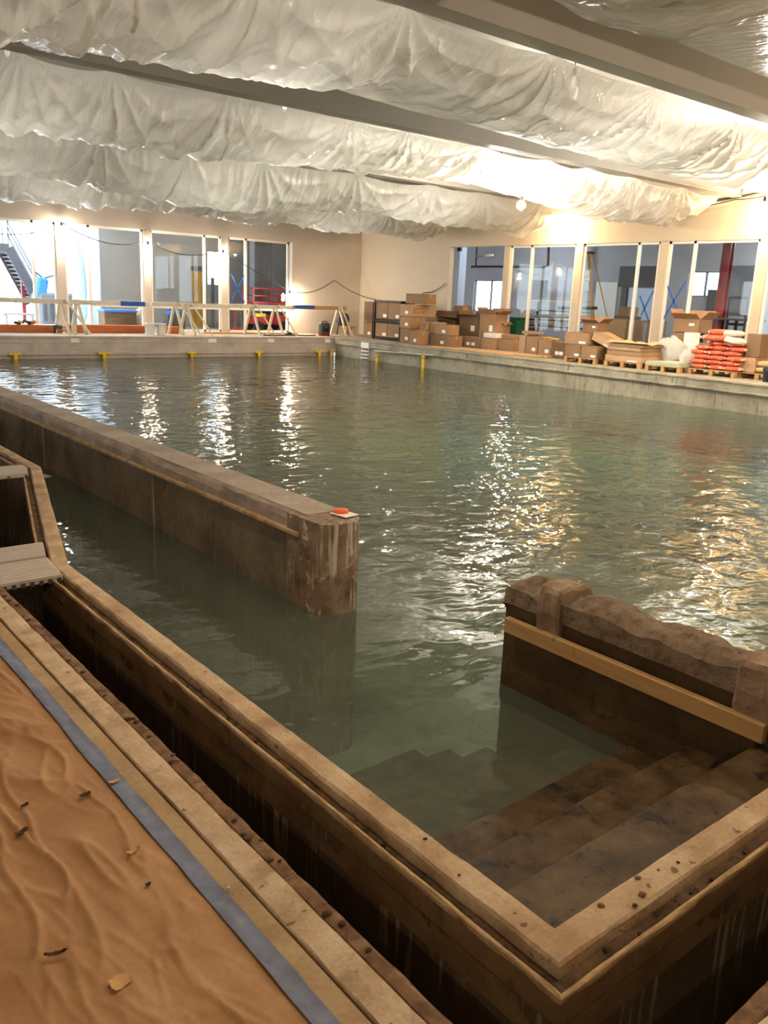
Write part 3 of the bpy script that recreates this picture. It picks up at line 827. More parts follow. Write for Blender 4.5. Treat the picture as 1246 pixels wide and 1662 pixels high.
def sagline(p, q, sag, n=14):
    p = Vector(p); q = Vector(q)
    return [p.lerp(q, i / n) + Vector((0, 0, -4 * sag * (i / n) * (1 - i / n))) for i in range(n + 1)]
pts = []
hooks = [onY(-30, 372, 28.4)] + [p + Vector((0, .05, .2)) for p in lb] + [Vector((20.43, 28.42, 2.10)), Vector((21.68, 27.35, 1.42)), Vector((21.7, 24.4, 1.75)), Vector((21.72, 23.3, 2.1))]
sg = [.25, .32, .3, .05, .25, .12, .3, .1]
for k in range(len(hooks) - 1): pts += sagline(hooks[k], hooks[k + 1], sg[k])[(1 if k else 0):]
mb = MB(); mb.tube(pts, .014, 6); c = mb.build('power_cable', 'cable_black'); tag(c, 'black temporary lighting cable looping along the far windows', 'cable')
mb = MB(); mb.tube(sagline((21.2, 17.9, 4.25), (21.3, 12.2, 4.3), .25) + sagline((21.3, 12.2, 4.3), (21.0, 11.25, 4.3), .02)[1:], .012, 6); c = mb.build('power_cable', 'cable_black'); tag(c, 'thin dark cable strung high along the right wall', 'cable')
mb = MB(); mb.tube([onX(1156, 326, 21.5), onX(1200, 319, 21.3), onX(1240, 312, 21.1)], .035, 8); c = mb.build('conduit_pipe', 'dark_grey'); tag(c, 'short dark conduit pipe above the right windows', 'pipe')
t_ = onX(840, 306, 17.0)
mb = MB(); mb.cbox(onX(806, 305, 17.2), (.12, .2, .22)); o = mb.build('junction_box', 'steel_dull'); tag(o, 'small beige junction box between the plastic sheets', 'box')

# ------------------------------------------------------------------ near deck: paper, tape, grates, scraps
gx = np.concatenate([np.linspace(-1.6, -.2, 40)[:-1], np.linspace(-.2, .872, 160)]); gy = np.concatenate([np.linspace(-.5, .9, 30)[:-1], np.linspace(.9, 4.4, 330), np.linspace(4.4, 9, 60)[1:]])
GX, GY = np.meshgrid(gx, gy, indexing='ij')
wx = GX + .16 * fbm(GX * 1.6, GY * 1.3, 3, 2) + .06 * GY
def ridge(a_, b_, sd, p): return np.clip(1 - np.abs(2 * fbm(a_, b_, 2, sd)) * 2.0, 0, 1) ** p
r1 = ridge(wx * 8, GY * 1.7, 1, 4); r2 = ridge(wx * 12 + 20 - 1.6 * GY, GY * 2.6 + 5, 5, 3.5); r3 = ridge(wx * 22 + GY * 4, GY * 6, 9, 2)
fadee = np.clip((.86 - GX) / .07, 0, 1)
mask = np.clip(.6 + 1.4 * fbm(GX * 2, GY * 1.2, 2, 9), .15, 1)
GZ = .003 + (.013 * r1 * mask + .009 * r2 * mask + .003 * r3 + .010 * (fbm(GX * 3.4, GY * 1.7, 3, 8) + .4)) * (.12 + .88 * fadee)
mb = MB(); mb.grid(np.stack([GX, GY, np.maximum(GZ, .002)], -1)); o = mb.build('kraft_paper', 'kraft'); tag(o, 'wrinkled brown kraft paper covering the near deck', 'paper')
ty = np.arange(-.5, 9, .03); tw = np.array([0, .2, .5, .8, 1.0])
A = np.zeros((len(ty), 5, 3))
for j, u in enumerate(tw):
    A[:, j, 0] = .846 + u * .056 + fbm(ty * 4, ty * 0 + j * .4, 3, 3) * .006
    A[:, j, 1] = ty
    A[:, j, 2] = np.where(A[:, j, 0] < .873, .0105, .0025) + np.abs(fbm(ty * 9, ty * 0 + j, 3, 6)) * .006
mb = MB(); mb.grid(A); o = mb.build('masking_tape', 'blue_tape'); tag(o, 'worn blue masking tape along the edge of the brown paper', 'tape')

def grate(y0, y1, xl, xr_of, label):
    t_ = thing('gutter_grate', label, 'grate', (0, 0, 0), 'gutter grates laid across the trench')
    n = 10; dy = (y1 - y0) / n
    mb = MB(); poly = [(xl, y0), (xr_of(y0), y0), (xr_of(y1), y1), (xl, y1)]
    mb.prism(poly, -.022, .004); mb.build('plate', 'grate_plastic', t_)
    for k in range(n):
        a = y0 + dy * k + dy * .12; c = y0 + dy * (k + 1) - dy * .12
        mb = MB(); mb.prism([(xl, a), (xr_of(a) - .004, a), (xr_of(c) - .004, c), (xl, c)], .003, .010); mb.build('rib', 'grate_plastic', t_)
    for k in range(8):
        x = xl + .05 + k * (xr_of(y0) - xl - .08) / 7
        mb = MB(); mb.box(x, x + .02, y0 - .004, y0 + .004, -.03, -.004); mb.build('edge_clip', 'dark_grey', t_)
simple('grate_plastic', '#b3a79c', .6, .06, 8)
jog = lambda y: 1.5 + (y - 4.55) * (.7 / 2.68) if y > 4.55 else 1.5
grate(4.34, 4.68, 1.0, lambda y: jog(y) - .10, 'nearest beige ribbed gutter grate, lying lowest across the trench')
grate(4.72, 4.99, 1.0, lambda y: jog(y) - .11, 'second beige ribbed gutter grate just beyond the nearest one')
grate(6.98, 7.34, 1.0, lambda y: jog(min(y, 7.2)) - .11, 'farthest beige gutter grate by the bend in the pool wall')

def scrap(px, py, z, size, mat, label, cat, seed, rot=0, flat=True):
    p = onZ(px, py, z); rng = np.random.default_rng(seed)
    n = 7; A = np.zeros((n, n, 3))
    for i in range(n):
        for j in range(n):
            u = i / (n - 1) - .5; v = j / (n - 1) - .5
            k = 1 - .35 * (abs(u) + abs(v))
            A[i, j] = (u * size[0] * k + rng.normal(0, .03) * size[0], v * size[1] * k + rng.normal(0, .03) * size[1], size[2] * (.3 + 2.2 * u * u + rng.random() * .4))
    mb = MB(); mb.grid(A); B = A.copy(); B[:, :, 2] -= .0015; mb.grid(B[::-1])
    o = mb.build('paper_scrap' if cat == 'scrap' else 'dirt_clod', mat); o.location = p; o.rotation_euler = (0, 0, rot)
    tag(o, label, cat)
scrap(35, 1352, .016, (.05, .022, .008), 'dirt', 'dark curled scrap near the left edge on the paper', 'scrap', 1, .4)
scrap(40, 1308, .016, (.03, .015, .006), 'dirt', 'small dark flake above the curled scrap at the left', 'scrap', 2, .2)
scrap(138, 1291, .016, (.045, .018, .007), 'dirt', 'dark brown flake on the upper middle of the paper', 'scrap', 3, .1)
scrap(216, 1384, .016, (.05, .016, .01), 'tan_scrap', 'tan curled shaving on a ridge of the paper', 'scrap', 4, .2)
scrap(186, 1270, .012, (.045, .02, .008), 'tan_scrap', 'tan torn bit lying across the blue tape', 'scrap', 5, .1)
scrap(240, 1437, .016, (.018, .014, .006), 'dirt', 'tiny dark crumb in the middle of the paper', 'scrap', 6, 0)
scrap(90, 1550, .016, (.06, .012, .01), 'dirt', 'thin dark splinter low on the paper', 'scrap', 7, -.3)
scrap(195, 1593, .018, (.06, .05, .003), 'tan_scrap', 'square tan paper scrap near the bottom of the picture', 'scrap', 8, .2)
scrap(371, 1442, .004, (.012, .012, .006), 'foam', 'pale chip on the concrete beside the blue tape', 'scrap', 9, 0)

def clod(p, r, mat, label, seed, group=None):
    rng = np.random.default_rng(seed); n, mm_ = 6, 9
    A = np.zeros((n, mm_, 3))
    for i in range(n):
        ph = PI * i / (n - 1)
        for j in range(mm_):
            a = 2 * PI * j / mm_; k = 1 + rng.normal(0, .16)
            A[i, j] = (r * k * math.sin(ph) * math.cos(a), r * k * math.sin(ph) * math.sin(a) * .8, r * .3 * k * math.cos(ph) + r * .12)
    mb = MB(); mb.grid(A, True, True); o = mb.build('mortar_crumb', mat); o.location = p; tag(o, label, 'crumb', group)
rng = random.Random(8)
for k, (px, py, r) in enumerate([(690, 1362, .010), (975, 1470, .015), (1035, 1425, .013), (1042, 1452, .017), (1030, 1470, .012), (1068, 1412, .008), (880, 1555, .009), (1010, 1510, .015), (1100, 1400, .009), (745, 1420, .007), (600, 1275, .007), (480, 1190, .008)]):
    clod(onZ(px, py, .002), r * .7, 'dirt_brown' if k % 4 else 'dirt', 'dark mortar crumb on the pale top of the near pool wall', 40 + k, 'mortar crumbs on the near pool wall')
for k in range(26):
    y = rng.uniform(1.1, 4.2); clod((1.077 + rng.uniform(-.014, .014), y, -.003), rng.uniform(.006, .014), 'dirt' if k % 3 else 'dirt_grey', 'brown dirt crumb on the rusty steel edge of the trench', 80 + k, 'dirt crumbs on the rusty trench edge')
for k in range(18):
    if k % 2: p = (rng.uniform(1.55, 2.5), .967 + rng.uniform(-.012, .012), -.041)
    else: p = (1.387 + rng.uniform(-.012, .012), rng.uniform(1.1, 3.6), -.041)
    clod(p, rng.uniform(.005, .011), 'dirt', 'dark dirt crumb lying in the gutter ledge', 120 + k, 'dirt crumbs in the gutter ledge')

# board on the short wall
mb = MB(); mb.rbox((3.415, 2.24, -.262), (.042, 1.52, .088), .004, (0, 0, 0)); o = mb.build('wooden_board', 'board'); tag(o, 'pale wooden board fixed along the short rough wall by the steps', 'board')
# orange marker on the divider
t_ = thing('survey_marker', 'orange marker cap on a white card at the divider end', 'marker', onZ(553, 833, .006))
mb = MB(); mb.rbox((.0, -.04, .004), (.13, .16, .006), .002, (0, 0, .15)); mb.build('card', 'label_white', t_)
mb = MB(); mb.lathe([(.055, 0), (.056, .012), (.05, .02), (.03, .024)], 18, (0, 0, .007)); mb.build('cap', 'orange_plastic', t_)
for (x, y), l in (((3.02, 11.6), 'pale flat piece on the channel water by the left edge'), ((3.0, 9.9), 'second pale flat piece nearer on the channel water')):
    mb = MB(); mb.rbox((x, y, WATER + .004), (.1, .30, .02), .006, (0, 0, .3)); o = mb.build('pale_piece', 'foam'); tag(o, l, 'scrap')  # thin pale blocks set at the water surface

# ------------------------------------------------------------------ far pool edge: yellow brackets, ladder, markers
for px, l in ((25, 'yellow T bracket at the far left of the far pool wall'), (169, 'second yellow T bracket from the left on the far wall'), (311, 'third yellow T bracket from the left on the far wall'), (420, 'fourth yellow T bracket from the left on the far wall'), (518, 'yellow T bracket nearest the far pool corner')):
    p = onY(px, 578, 25.93)
    t_ = thing('yellow_bracket', l, 'bracket', (p.x, 25.93, -.50), 'yellow brackets along the far pool wall')
    mb = MB(); mb.rbox((0, 0, -.02), (.36, .07, .07), .01); mb.build('cross_bar', 'yellow_paint', t_)
    mb = MB(); mb.tube([(0, -.01, -.04), (0, -.03, -.75)], .055, 8); mb.build('stem', 'yellow_paint', t_)
for px, y0, y1, l in ((541, 574, 590, 'short yellow pipe in the far pool corner'), (613, 576, 600, 'middle yellow pipe standing at the right pool wall'), (688, 577, 607, 'tallest yellow pipe standing at the right pool wall')):
    X_ = 18.3
    for it in range(4):
        p = onX(px, y0, X_); X_ = poolx(p.y) - .03
    if px == 541: p = Vector((18.5, 25.75, -.40)); X_ = 18.5
    t_ = thing('yellow_pipe', l, 'pipe', (X_ - .03, p.y, 0), 'yellow pipes at the right pool wall')
    zt = min(p.z, -.26)
    mb = MB(); mb.tube([(0, 0, zt), (0, 0, -1.1)], .05, 10); mb.build('pipe', 'yellow_paint', t_)
    mb = MB(); mb.tube([(0, 0, zt - .09), (0, 0, zt)], .062, 10); mb.build('collar', 'yellow_paint', t_)
X_ = 18.5
for it in range(4):
    p = onX(592, 566, X_); X_ = poolx(p.y) - .02
t_ = thing('wall_ladder', 'white recessed ladder with narrow rungs in the pool wall corner', 'ladder', (X_, p.y, 0))
mb = MB(); mb.rbox((0, 0, -.16), (.03, .44, .2), .01); mb.build('top_tread', 'white_plastic', t_)
for z in (-.36, -.48, -.6): 
    mb = MB(); mb.rbox((-.01, 0, z), (.05, .40, .045), .008); mb.build('rung', 'white_plastic', t_)
for s in (-1, 1):
    mb = MB(); mb.rbox((.02, s * .22, -.4), (.03, .03, .66), .006); mb.build('side_rail', 'steel_dull', t_)
for px, py, s, l in ((122, 553, .26, 'white depth marker tile under the left barricade'), (345, 556, .3, 'white paint mark on the far pool wall by the third bracket'), (440, 556, .26, 'white paint mark on the far pool wall, middle one of three'), (532, 557, .24, 'white paint mark nearest the far pool corner')):
    p = onY(px, py, 26.0)
    mb = MB(); mb.rbox((p.x, 26.02, -.13), (s, .016, .13), .004); o = mb.build('depth_marker', 'label_white'); tag(o, l, 'marker', 'white markers on the far pool wall')
for px in (60, 200, 440, 535):
    p = onY(px, 562, 26.0)
mb = MB(); mb.tube([(poolx(23.3) - .05, 23.3, -.30), (poolx(20.2) - .05, 20.2, -.22)], .03, 6); o = mb.build('loose_pole', 'steel_dull'); tag(o, 'grey pole lying along the right pool wall above the yellow pipes', 'pole')

# ------------------------------------------------------------------ far deck: barricades, buckets, lumber
RY = 27.1
def barricade(px0, px1, feet, label, mats, z=.98, RY=27.1):
    x0 = onY(px0, 490, RY).x; x1 = onY(px1, 490, RY).x
    t_ = thing('barricade', label, 'barricade', (0, 0, 0), 'timber barricades on the far deck')
    mb = MB(); mb.rbox(((x0 + x1) / 2, RY, z), (x1 - x0, .05, .14), .008); mb.build('rail', mats, t_)
    for fx, kind in feet:
        x = onY(fx, 520, RY).x
        for s, dx in ((-1, 0), (1, .0)):
            mb = MB(); mb.bar((x, RY + s * .03, z + .06), (x + (.1 if s < 0 else -.05), RY + s * .42, 0.0), .09, .045); mb.build('leg', 'cream_wood', t_)
        mb = MB(); mb.bar((x + kind * .15, RY - .06, z + .08), (x + kind * .75, RY - .45, 0.0), .1, .05); mb.build('brace', 'cream_wood', t_)
    return t_
barricade(-40, 128, [(99, 1)], 'peeling timber barricade in front of the leftmost far window', 'rail_white')
barricade(122, 242, [(126, -.35)], 'timber barricade wound with blue tape beside the two buckets', 'rail_white', .97, 27.24)
barricade(246, 372, [(284, 1), (303, 1)], 'timber barricade with paired slanted legs, middle of the far deck', 'rail_white', .98)
barricade(366, 478, [(408, 1), (446, .9)], 'white timber barricade in front of the red lift', 'rail_white', 1.0, 27.24)
barricade(474, 562, [(549, .5)], 'weathered grey barricade nearest the far corner', 'pallet_wood', 1.03)
mb = MB(); 
x0, x1 = onY(198, 494, RY).x, onY(238, 494, RY).x
mb.rbox(((x0 + x1) / 2, RY - .005, .97), (x1 - x0, .066, .15), .01); o = mb.build('blue_tape_wrap', 'blue_paint'); o.location.y = .14; tag(o, 'blue wrapping around the end of the left barricade rail', 'tape')
x0, x1 = onY(478, 498, RY).x, onY(510, 498, RY).x
mb = MB(); mb.rbox(((x0 + x1) / 2, RY - .005, 1.04), (x1 - x0, .066, .13), .01); o = mb.build('blue_tape_wrap', 'blue_paint'); tag(o, 'faded blue wrapping on the barricade rail near the corner', 'tape')
for px, l in ((244, 'white bucket on the left of the pair, stick poking out'), (261, 'white bucket on the right of the pair')):
    p = onZ(px, 543); p = Vector((onY(px, 535, 26.75).x, 26.75, 0))
    t_ = thing('bucket', l, 'bucket', p, 'pair of white buckets')
    mb = MB(); mb.lathe([(.13, 0), (.135, .01), (.16, .35), (.172, .352), (.172, .375), (.155, .375), (.15, .3), (.125, .03)], 18); mb.build('pail', 'white_plastic', t_)
    mb = MB(); mb.tube([(.17 * math.cos(a), -.02, .34 - .2 * math.sin(a)) for a in np.linspace(0, PI, 12)], .006, 5); mb.build('handle', 'steel', t_)
    if px == 244:
        mb = MB(); mb.bar((.0, 0, .2), (-.18, -.02, .52), .03); mb.build('stick', 'cream_wood', t_)
def lumber(px0, px1, y, z, h, d, mat, label, group=None):
    x0 = onY(px0, 535, y).x; x1 = onY(px1, 535, y).x
    mb = MB(); mb.rbox(((x0 + x1) / 2, y, z + h / 2), (x1 - x0, d, h), .01); o = mb.build('timber_beam', mat); tag(o, l_(label), 'timber', group)
l_ = lambda s: s
lumber(-40, 100, 27.75, 0, .24, .2, 'lumber_x', 'reddish timber lying below the leftmost far window')
lumber(107, 233, 27.75, 0, .26, .22, 'lumber_x', 'reddish timber lying behind the white buckets')
lumber(268, 290, 27.75, 0, .24, .22, 'lumber_x', 'short reddish timber end right of the buckets')
lumber(330, 480, 27.9, 0, .06, .3, 'pallet_wood', 'thin plank lying flat under the middle far windows')
# clutter on timber
t_ = thing('tool_heap', 'heap of brown rags and tools on the left timber', 'tools', Vector((onY(42, 525, 27.7).x, 27.7, .24)))
for k in range(5):
    mb = MB(); mb.rbox((-.25 + .12 * k, .02 * (k % 2), .05 + .03 * (k % 3)), (.2, .12, .09), .03, (.3 * k, .2, .5 * k)); mb.build('tool', ['dirt', 'tan_scrap', 'dark_grey'][k % 3], t_)
t_ = thing('drill', 'dark power tool lying on the deck by the left barricade', 'power tool', Vector((onY(93, 535, 27.4).x, 27.4, 0)))
mb = MB(); mb.tube([(-.15, 0, .2), (.15, 0, .2)], .06, 10); mb.build('motor', 'dark_grey', t_)
mb = MB(); mb.bar((-.05, 0, .18), (-.1, 0, 0), .06); mb.build('grip', 'black_metal', t_)
mb = MB(); mb.tube([(.15, 0, .2), (.3, 0, .2)], .02, 8); mb.build('chuck', 'steel', t_)
# blue topped panel behind glass
t_ = thing('site_bin', 'brown panelled bin with bright blue tarp on top behind the window', 'bin', (0, 0, 0))
a = onY(170, 520, 29.3); c = onY(222, 520, 29.3)
mb = MB(); mb.rbox(((a.x + c.x) / 2, 29.6, .32), (c.x - a.x, .6, .64), .02); mb.build('body', 'card_dark', t_)
mb = MB(); mb.rbox(((a.x + c.x) / 2, 29.6, .67), (c.x - a.x + .06, .66, .08), .02); mb.build('tarp', 'blue_tarp', t_)
# site radio / dark tool case
p = Vector((onY(526, 540, 26.9).x, 26.9, 0))
t_ = thing('tool_case', 'dark blue grey plastic tool case standing near the far corner', 'tool case', p)
mb = MB(); mb.rbox((0, 0, .26), (.44, .22, .44), .04); mb.build('shell', 'case_blue' if 'case_blue' in MATS else 'dark_grey', t_)
mb = MB(); mb.rbox((0, 0, .03), (.4, .24, .06), .015); mb.build('base', 'red_paint', t_)
mb = MB(); mb.tube([(-.12, 0, .47), (-.1, 0, .53), (.1, 0, .53), (.12, 0, .47)], .02, 8); mb.build('handle', 'black_metal', t_)
for s in (-1, 1):
    mb = MB(); mb.rbox((s * .12, -.115, .32), (.06, .02, .09), .008); mb.build('latch', 'black_metal', t_)
mb = MB(); mb.rbox((0, -.112, .22), (.2, .02, .12), .01); mb.build('front_plate', 'black_metal', t_)
cp = [Vector((onY(x, y, 26.8).x, 26.8 + .15 * math.sin(x), .02)) for x, y in ((425, 540), (445, 543), (462, 541), (478, 543), (495, 540), (512, 543))]
mb = MB(); mb.tube(cp, .022, 6); o = mb.build('extension_cord', 'cable_black'); tag(o, 'dark extension cord lying on the far deck beside the tool case', 'cord')
for k, (px, l) in enumerate(((470, 'coiled dark cord heap on the far deck'),)):
    mb = MB(); q = onY(px, 540, 27.0)
    mb.tube([(q.x + (.18 - .004 * i) * math.cos(i * .5), 27.0 + (.14 - .003 * i) * math.sin(i * .5), .02 + .003 * i) for i in range(36)], .018, 5); o = mb.build('cord_coil', 'cable_black'); tag(o, l, 'cord')
# yellow stool-like object + leaning dark plate near corner
t_ = thing('step_stool', 'small yellow step stool beside the far corner cartons', 'stool', Vector((onY(566, 540, 27.4).x, 27.4, 0)))
mb = MB(); mb.rbox((0, 0, .32), (.5, .3, .05), .01); mb.build('top', 'yellow_dull' if 'yellow_dull' in MATS else 'tan_scrap', t_)
for sx_ in (-1, 1):
    for sy_ in (-1, 1):
        mb = MB(); mb.bar((sx_ * .18, sy_ * .1, .31), (sx_ * .24, sy_ * .14, 0), .04); mb.build('leg', 'tan_scrap', t_)
t_ = thing('floor_fan', 'dark round fan drum leaning behind the corner barricade', 'fan', Vector((onY(556, 520, 27.9).x, 27.9, 0)))
mb = MB(); mb.tube([(0, -.1, .6), (0, .1, .6)], .26, 20); mb.build('drum', 'dark_grey', t_)
for s in (-1, 1):
    mb = MB(); mb.bar((s * .2, 0, .5), (s * .28, 0, 0), .04); mb.build('leg', 'dark_grey', t_)

# ------------------------------------------------------------------ cartons and pallets on the right deck
def box_px(pl, pr, pt, pb, Xf=None, dx=.5, z0=None, mat='card', label='', lab=1, tape=True, group='cardboard cartons on the right deck', name='cardboard_box', skew=0, script=False):
    mid = (pl + pr) / 2
    if Xf is None:
        Xf = min(max(onZ(mid, pb, 0).x, 18.3), 21.2)
    ya = onX(pl, pb, Xf).y; yb = onX(pr, pb, Xf).y
    z1 = onX(mid, pt, Xf).z; zb = onX(mid, pb, Xf).z if z0 is None else z0
    if z0 is None and zb < .06: zb = 0
    w_ = ya - yb; h_ = max(z1 - zb, .05)
    t_ = thing(name, label, 'box', (Xf + dx / 2, (ya + yb) / 2, zb), group, skew)
    mb = MB(); mb.rbox((0, 0, h_ / 2), (dx, w_, h_), .008)
    mb.build('body', mat, t_)
    mb = MB(); mb.box(-dx / 2, -.004, -w_ / 2 + .002, w_ / 2 - .002, h_, h_ + .006); mb.build('flap', mat, t_)
    mb = MB(); mb.box(.004, dx / 2, -w_ / 2 + .002, w_ / 2 - .002, h_, h_ + .006); mb.build('flap', mat, t_)
    if tape:
        mb = MB(); mb.box(-.03, .03, -w_ / 2 - .004, w_ / 2 + .002, h_ + .004, h_ + .009); mb.box(-.03, .03, -w_ / 2 - .004, -w_ / 2, h_ * .7, h_ + .009); mb.build('tape', 'packing_tape', t_)
    for k in range(lab):
        yy = -w_ / 2 + w_ * (.35 + .5 * k / max(1, lab)) if lab > 1 else -w_ * .18
        mb = MB(); lw = min(.16, w_ * .3); lh = min(.1, h_ * .3)
        mb.box(-dx / 2 - .004, -dx / 2, yy - lw / 2, yy + lw / 2, h_ * .22, h_ * .22 + lh); mb.build('label', 'label_white', t_)
    if script:
        mb = MB()
        for row in (.68, .42):
            mb.tube([(-dx / 2 + .12 + dx * .68 * q / 90 + .02 * math.sin(q * .62), -w_ / 2 - .003, h_ * row + .035 * math.sin(q * .55) * (1 + .8 * math.sin(q * .13)) ) for q in range(91)], .006, 4)
        mb.build('marker_scrawl', 'card_print', t_)
    return t_
simple('card_print', '#6b4a34', .7, .05, 8)
simple('case_blue', '#3c4656', .5, .1, 8)
# corner group
XB = 19.95
box_px(589, 603, 524, 549, 20.2, .6, 0, 'card_dark', 'lower carton of the leftmost stack by the wall corner')
box_px(590, 604, 490, 524, 20.2, .6, onX(596, 524, 20.2).z + .012, 'card_dark', 'upper carton of the leftmost stack by the wall corner', 0)
# rack with four large cartons
ya = onX(606, 552, XB).y; yb = onX(648, 552, XB).y; zt = onX(627, 488, XB).z; zm = onX(627, 521, XB).z
t_ = thing('storage_rack', 'black metal rack holding four large cartons in the corner', 'rack', (XB, 0, 0))
for y in (ya, yb):
    for dx in (0, .6):
        mb = MB(); mb.rbox((dx, y, zt / 2), (.05, .06, zt), .006); mb.build('post', 'black_metal', t_)
for z in (.06, zm, zt - .03):
    mb = MB(); mb.rbox((.3, (ya + yb) / 2, z), (.62, ya - yb, .07 if z != zm else .12), .008); mb.build('shelf', 'black_metal', t_)
def boxw(x0, dx, ya_, yb_, z0, h_, mat, label, lab=1, **kw):
    w_ = ya_ - yb_
    t2 = thing('cardboard_box', label, 'box', (x0 + dx / 2, (ya_ + yb_) / 2, z0), kw.get('group', 'cardboard cartons on the right deck'))
    mb = MB(); mb.rbox((0, 0, h_ / 2), (dx, w_, h_), .008); mb.build('body', mat, t2)
    mb = MB(); mb.box(-dx / 2, -.004, -w_ / 2, w_ / 2, h_, h_ + .006); mb.build('flap', mat, t2)
    mb = MB(); mb.box(.004, dx / 2, -w_ / 2, w_ / 2, h_, h_ + .006); mb.build('flap', mat, t2)
    if lab:
        mb = MB(); mb.box(-dx / 2 - .004, -dx / 2, -w_ * .4, -w_ * .12, h_ * .1, h_ * .3); mb.build('label', 'label_white', t2)
    return t2
ym_ = (ya + yb) / 2
for (hi, lo, zz, hh, l) in ((ya - .04, ym_ + .01, .1, zm - .19, 'lower left carton in the black rack'), (ym_ - .01, yb + .04, .1, zm - .19, 'lower right carton in the black rack'), (ya - .04, ym_ + .01, zm + .065, zt - zm - .14, 'upper left carton in the black rack'), (ym_ - .01, yb + .04, zm + .065, zt - zm - .14, 'upper right carton in the black rack')):
    boxw(XB + .03, .52, hi, lo, zz, hh, 'card', l)
# stack right of the rack
x3 = 19.5
zA = onX(656, 533, x3).z; zB_ = onX(656, 494, x3).z
box_px(648, 664, 533, 557, x3, .75, 0, 'card', 'bottom carton of the tall stack beside the black rack')
zc = onX(656, 514, x3).z
box_px(648, 664, 514, 533, x3, .75, zA + .012, 'card', 'middle carton of the tall stack beside the black rack')
box_px(648, 665, 494, 514, x3, 1.2, zc + .014, 'card_light', 'top carton of the tall stack with brown scrawl on its side', script=True)
box_px(658, 690, 477, 494, 19.9, .5, zB_ + .04, 'card', 'carton perched highest on the stack beside the rack', 0)
box_px(664, 677, 537, 559, 19.1, .5, 0, 'card', 'narrow carton standing at the deck edge before the tall stack')
box_px(679, 689, 523, 560, 19.6, .18, 0, 'card', 'tall slim carton left of the low wide one', 1)
box_px(691, 729, 544, 561, 19.7, .6, 0, 'card', 'low wide carton at the deck edge near the tall yellow pipe')
zt_ = onX(710, 544, 19.7).z
box_px(690, 702, 523, 545, 19.8, .6, zt_ + .012, 'card_light', 'pale carton sitting on the low wide one', 0)
box_px(703, 727, 527, 545, 19.75, .5, zt_ + .012, 'card', 'darker carton sitting on the right of the low wide one')
def open_box(loc, d, rz, mat, label, flap_ang=(2.2, 2.6, 1.9, 2.4), tilt=(0, 0), group='open cardboard cartons'):
    t2 = thing('open_carton', label, 'box', loc, group, rot=(tilt[0], tilt[1], rz))
    mb = MB(); mb.box(-d[0] / 2, d[0] / 2, -d[1] / 2, d[1] / 2, 0, .01)
    w = .008
    mb.box(-d[0] / 2, -d[0] / 2 + w, -d[1] / 2, d[1] / 2, 0, d[2]); mb.box(d[0] / 2 - w, d[0] / 2, -d[1] / 2, d[1] / 2, 0, d[2])
    mb.box(-d[0] / 2, d[0] / 2, -d[1] / 2, -d[1] / 2 + w, 0, d[2]); mb.box(-d[0] / 2, d[0] / 2, d[1] / 2 - w, d[1] / 2, 0, d[2])
    mb.build('body', mat, t2)
    for k, (nx_, ny_) in enumerate(((-1, 0), (1, 0), (0, -1), (0, 1))):
        L = (d[0] if nx_ else d[1]) * .38; wd_ = (d[1] if nx_ else d[0]) * .98
        a = flap_ang[k]; mb = MB()
        e = Vector((nx_ * d[0] / 2, ny_ * d[1] / 2, d[2])); dirv = Vector((nx_ * math.sin(a), ny_ * math.sin(a), -math.cos(a)))
        mb.bar(e, e + dirv * L, .006 if False else wd_, .007, up=(nx_ * math.cos(a), ny_ * math.cos(a), math.sin(a))); mb.build('flap', mat, t2)
    mb = MB(); mb.box(-d[0] / 2 - .004, -d[0] / 2, -d[1] * .3, -d[1] * .1, d[2] * .5, d[2] * .68); mb.build('label', 'label_white', t2)
    return t2
def obox_px(pl, pr, pt, pb, Xf, dx, z0, mat, label, rz=0, fa=(2.2, 2.6, 1.9, 2.4), tilt=(0, 0)):
    ya = onX(pl, pb, Xf).y; yb = onX(pr, pb, Xf).y; zt = onX((pl + pr) / 2, pt, Xf).z
    return open_box((Xf + dx / 2, (ya + yb) / 2, z0), (dx, ya - yb, max(zt - z0, .1)), rz, mat, label, fa, tilt)
obox_px(743, 775, 512, 556, 20.9, .7, 0, 'card_dark', 'big dark open carton left of the pinkish one', 0, (1.7, 2.3, 2.0, 2.6))
obox_px(776, 801, 510, 550, 20.9, .6, 0, 'card', 'tall open carton with raised flaps in front of the first right window', .1, (2.4, 2.7, 2.1, 2.5))
obox_px(708, 734, 516, 550, 21.15, .4, 0, 'card_dark', 'slumped dark carton behind the low wide ones', .15, (1.2, 2.0, 1.4, 1.8), (.08, -.05))
box_px(735, 750, 497, 508, 21.1, .3, onX(742, 508, 21.1).z, 'card', 'small carton lying across the open flaps', 0)
box_px(708, 740, 505, 512, 21.0, .45, onX(724, 516, 21.0).z + .02, 'card_dark', 'flattened carton folded over the slumped dark one', 0)
box_px(746, 779, 547, 561, 20.4, .5, 0, 'card', 'low carton row start before the big dark open one', 2)
box_px(780, 800, 549, 562, 20.4, .5, 0, 'card', 'low brown carton under the white flat box', 0)
box_px(784, 805, 541, 548, 20.6, .4, onX(790, 549, 20.4).z + .012, 'label_white', 'flat white box lying on the low brown carton', 0, False)
box_px(802, 830, 550, 566, 20.6, .4, 0, 'card', 'low reddish carton below the first window post', 0)
box_px(813, 832, 543, 550, 20.7, .35, onX(816, 550, 20.6).z + .012, 'card_light', 'small pale carton by the first window post', 0)
obox_px(800, 815, 528, 550, 21.3, .35, 0, 'card', 'small leaning carton at the first window post', .2)
box_px(841, 851, 544, 571, 20.0, .5, 0, 'card_light', 'slim upright carton left of its twin', 0)
box_px(852, 871, 546, 574, 19.9, .6, 0, 'card', 'upright carton in the middle of the right deck row')
